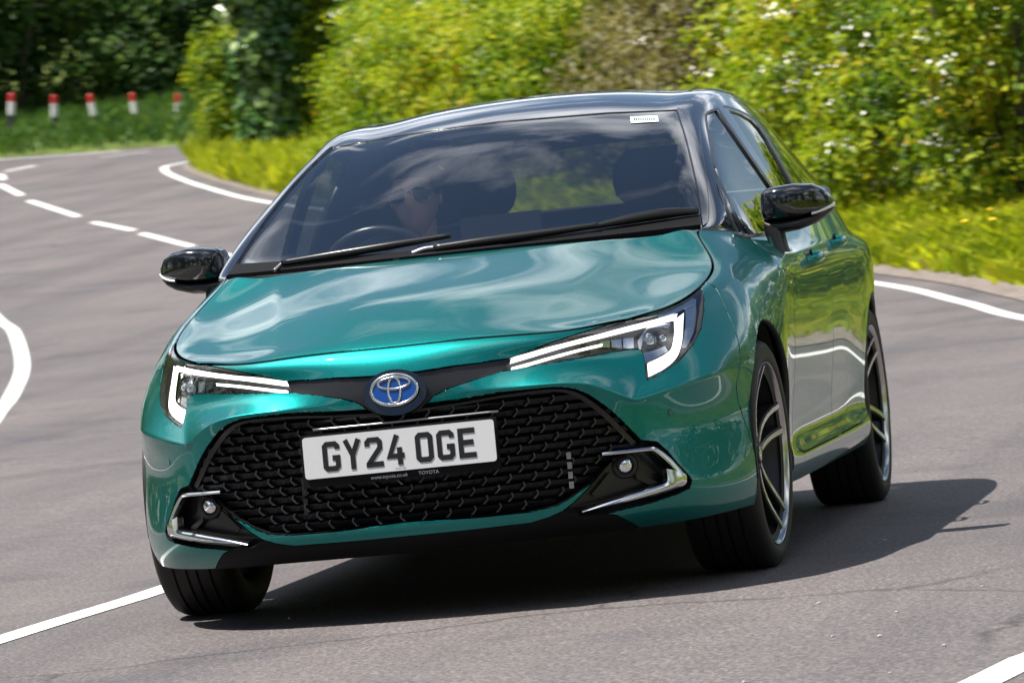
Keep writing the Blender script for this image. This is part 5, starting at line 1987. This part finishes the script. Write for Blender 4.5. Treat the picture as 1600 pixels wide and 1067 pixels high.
for sx in (-1, 1):
    V, F = tube([(sx * .05, 0, 0), (sx * .178, .01, 0)], [.018, .014], 8)
    mesh_obj('wheel_spoke', [BT(v) for v in place(V, SWC, SWN)], F, satin_black, swheel)
# inner mirror and sensor housing
m0 = at_y((765, 226), 1.0)
V, F = slab(rrect(.24, .062, .025), -.02, .02)
im = mesh_obj('inner_mirror', [BT((v[0] + m0.x, v[1] + 1.0, v[2] + m0.z)) for v in V], F, satin_black, car, False)
V, F = loft([[(m0.x * .2 + .06 * u, .90 + .12 * t, 1.225 + .04 * t + v) for u, v in ((-1, -.03), (-1, .012), (1, .012), (1, -.03))] for t in (0, 1)])
mesh_obj('sensor_housing', [BT(v) for v in V], F, satin_black, car, False)

# ---------------------------------------------------------------- driver
skin_m = material('skin', (.62, .38, .28), .5)
hair_m = material('hair', (.05, .03, .02), .6)
shirt_m = material('dark_jumper', (.02, .028, .05), .85)
shade_m = material('sunglass_lens', (.004, .005, .006), .08, coat=1.0)
person = empty('person', BT((-.37, 1.28, .53)))
tag(person, 'driver in dark top and sunglasses at the steering wheel', 'person')
PL_ = Matrix.Translation(person.location).inverted()


def pm(name, V, F, mat, parent=person, smooth=True):
    return mesh_obj(name, [PL_ @ Vector(BT((v[0] + .035, v[1], v[2] - .085))) for v in V], F, mat, parent, smooth)


def skin_body():
    J = {'pel': ((-.37, 1.30, .58), .15, .12), 'sp1': ((-.37, 1.36, .74), .145, .11), 'sp2': ((-.37, 1.40, .88), .17, .115), 'chest': ((-.37, 1.40, .975), .165, .10), 'neck0': ((-.37, 1.375, 1.045), .062, .06), 'neck1': ((-.365, 1.345, 1.11), .054, .054), 'sk': ((-.36, 1.325, 1.17), .066, .07)}
    E_ = [('pel', 'sp1'), ('sp1', 'sp2'), ('sp2', 'chest'), ('chest', 'neck0'), ('neck0', 'neck1'), ('neck1', 'sk')]
    for sd, s_ in ((-1, 'l'), (1, 'r')):
        J['sh' + s_] = ((-.37 + sd * .19, 1.39, .975), .07, .065)
        J['el' + s_] = ((-.37 + sd * .25, 1.16, .84), .048, .048)
        J['wr' + s_] = ((-.37 + sd * .195, .86, .955), .030, .028)
        J['pa' + s_] = ((-.37 + sd * .182, .79, .985), .034, .018)
        E_ += [('chest', 'sh' + s_), ('sh' + s_, 'el' + s_), ('el' + s_, 'wr' + s_), ('wr' + s_, 'pa' + s_)]
        for k in range(4):
            z = .965 + .017 * k
            J[f'f{k}a' + s_] = ((-.37 + sd * (.186 - .002 * k), .742, z), .010, .010)
            J[f'f{k}b' + s_] = ((-.37 + sd * .165, .715, z + .002), .0088, .0088)
            J[f'f{k}c' + s_] = ((-.37 + sd * .148, .735 - .004 * k, z + .002), .008, .008)
            E_ += [('pa' + s_, f'f{k}a' + s_), (f'f{k}a' + s_, f'f{k}b' + s_), (f'f{k}b' + s_, f'f{k}c' + s_)]
        J['t0' + s_] = ((-.37 + sd * .158, .80, 1.008), .011, .011)
        J['t1' + s_] = ((-.37 + sd * .142, .765, 1.016), .0095, .0095)
        E_ += [('pa' + s_, 't0' + s_), ('t0' + s_, 't1' + s_)]
        J['hip' + s_] = ((-.37 + sd * .10, 1.26, .57), .095, .09)
        J['kn' + s_] = ((-.37 + sd * .13, .86, .64), .062, .062)
        J['an' + s_] = ((-.37 + sd * .10, .60, .40), .045, .045)
        J['to' + s_] = ((-.37 + sd * .10, .44, .40), .04, .03)
        E_ += [('pel', 'hip' + s_), ('hip' + s_, 'kn' + s_), ('kn' + s_, 'an' + s_), ('an' + s_, 'to' + s_)]
    keys = list(J)
    me = bpy.data.meshes.new('body')
    me.from_pydata([J[k][0] for k in keys], [(keys.index(a), keys.index(b)) for a, b in E_], [])
    ob = bpy.data.objects.new('tmp', me); COL.objects.link(ob)
    ob.modifiers.new('k', 'SKIN')
    for i, k in enumerate(keys):
        me.skin_vertices[0].data[i].radius = J[k][1:]
    me.skin_vertices[0].data[0].use_root = True
    sb = ob.modifiers.new('s', 'SUBSURF'); sb.levels = 2; sb.render_levels = 2
    m2 = bpy.data.meshes.new_from_object(ob.evaluated_get(bpy.context.evaluated_depsgraph_get()))
    bpy.data.objects.remove(ob)
    V = [v.co.copy() for v in m2.vertices]; F = [tuple(p.vertices) for p in m2.polygons]
    # head: shaped ellipsoid with brow, nose, mouth and chin, growing out of the neck
    HC = Vector((-.36, 1.30, 1.215))
    nu, nv = 28, 22; b = len(V)
    for i in range(nv + 1):
        ph = math.pi * i / nv
        for j in range(nu):
            th = 2 * math.pi * j / nu
            x = .074 * math.sin(ph) * math.sin(th); y = -.095 * math.sin(ph) * math.cos(th); z = .122 * math.cos(ph)
            face = max(0, math.cos(th)) * math.sin(ph)
            lo = max(0, -z / .122)
            x *= 1 - .28 * lo ** 1.5
            if z < 0 and math.cos(th) > 0: y *= 1 - .05 * lo
            if math.cos(th) < 0 and z < 0: y *= 1 - .25 * lo
            if face > .6:
                nx_ = math.exp(-(x / .014) ** 2)
                y -= .026 * nx_ * math.exp(-((z + .022) / .022) ** 2) + .010 * nx_ * math.exp(-((z - .005) / .03) ** 2)
                y -= .006 * math.exp(-((z - .032) / .012) ** 2)
                y += .007 * (math.exp(-((x - .03) / .016) ** 2) + math.exp(-((x + .03) / .016) ** 2)) * math.exp(-((z - .008) / .014) ** 2)
                y -= .007 * math.exp(-(x / .024) ** 2) * (math.exp(-((z + .056) / .006) ** 2) + math.exp(-((z + .070) / .007) ** 2))
                y -= .010 * math.exp(-(x / .026) ** 2) * math.exp(-((z + .098) / .016) ** 2)
            V.append(HC + Vector((x, y, z)))
    for i in range(nv):
        for j in range(nu):
            F.append((b + i * nu + j, b + i * nu + (j + 1) % nu, b + (i + 1) * nu + (j + 1) % nu, b + (i + 1) * nu + j))
    # ears
    for sd in (-1, 1):
        b = len(V)
        vv, fq = lathe([(0, .006), (.012, .007), (.020, .002), (.017, -.006), (0, -.008)], 12)
        pv = place([(v[0] * .7, v[1] * 1.35, v[2]) for v in vv], HC + Vector((sd * .074, .012, -.008)), (sd, .35, 0))
        V += pv; F += [tuple(k + b for k in f) for f in fq]
    o = pm('body', V, F, [skin_m, shirt_m])
    for p in o.data.polygons:
        c = Vector(inv(p.center + person.location))
        arm = c.y < .93 and c.z > .795
        head = c.z > .96 and c.y < 1.5
        p.material_index = 0 if (arm or head) else 1
    return HC
HC = skin_body()
# hair cap
V = []; F = []
nu, nv = 28, 14
for i in range(nv + 1):
    ph = math.pi * .60 * i / nv
    for j in range(nu):
        th = 2 * math.pi * j / nu
        lim = .36 if math.cos(th) > .45 else (.50 if abs(math.cos(th)) <= .45 else .62)
        p2 = math.pi * lim * i / nv
        r = 1.07 + .03 * math.sin(th * 5 + i)
        V.append(HC + Vector((.074 * r * math.sin(p2) * math.sin(th), -.095 * r * math.sin(p2) * math.cos(th) + .004, .122 * (r + .02) * math.cos(p2))))
for i in range(nv):
    for j in range(nu):
        F.append((i * nu + j, i * nu + (j + 1) % nu, (i + 1) * nu + (j + 1) % nu, (i + 1) * nu + j))
pm('hair', V, F, hair_m)
# sunglasses
gl = None
for sd in (-1, 1):
    V = []; F = []
    nn = 14
    for k in range(nn):
        a = 2 * math.pi * k / nn
        x = sd * .034 + .030 * math.copysign(abs(math.cos(a)) ** .8, math.cos(a)); z = .006 + .022 * math.copysign(abs(math.sin(a)) ** .8, math.sin(a)) - .004 * (abs(x) > .04)
        y = -.098 + 3.2 * x * x
        V.append(HC + Vector((x, y, z)))
    V += [v + Vector((0, .004, 0)) for v in V]
    F = [tuple(range(nn))[::-1], tuple(range(nn, 2 * nn))] + [(i, (i + 1) % nn, (i + 1) % nn + nn, i + nn) for i in range(nn)]
    o = pm('sunglasses', V, F, shade_m, person, False)
    if gl is None: gl = o
    V, F = tube([HC + Vector((sd * .062, -.086, .012)), HC + Vector((sd * .078, -.02, .010)), HC + Vector((sd * .078, .02, .004))], [.003, .0025, .002], 6)
    pm('temple_arm', V, F, shade_m, person)
V, F = tube([HC + Vector((-.006, -.104, .012)), HC + Vector((.006, -.104, .012))], [.003, .003], 6)
pm('bridge', V, F, shade_m, person)
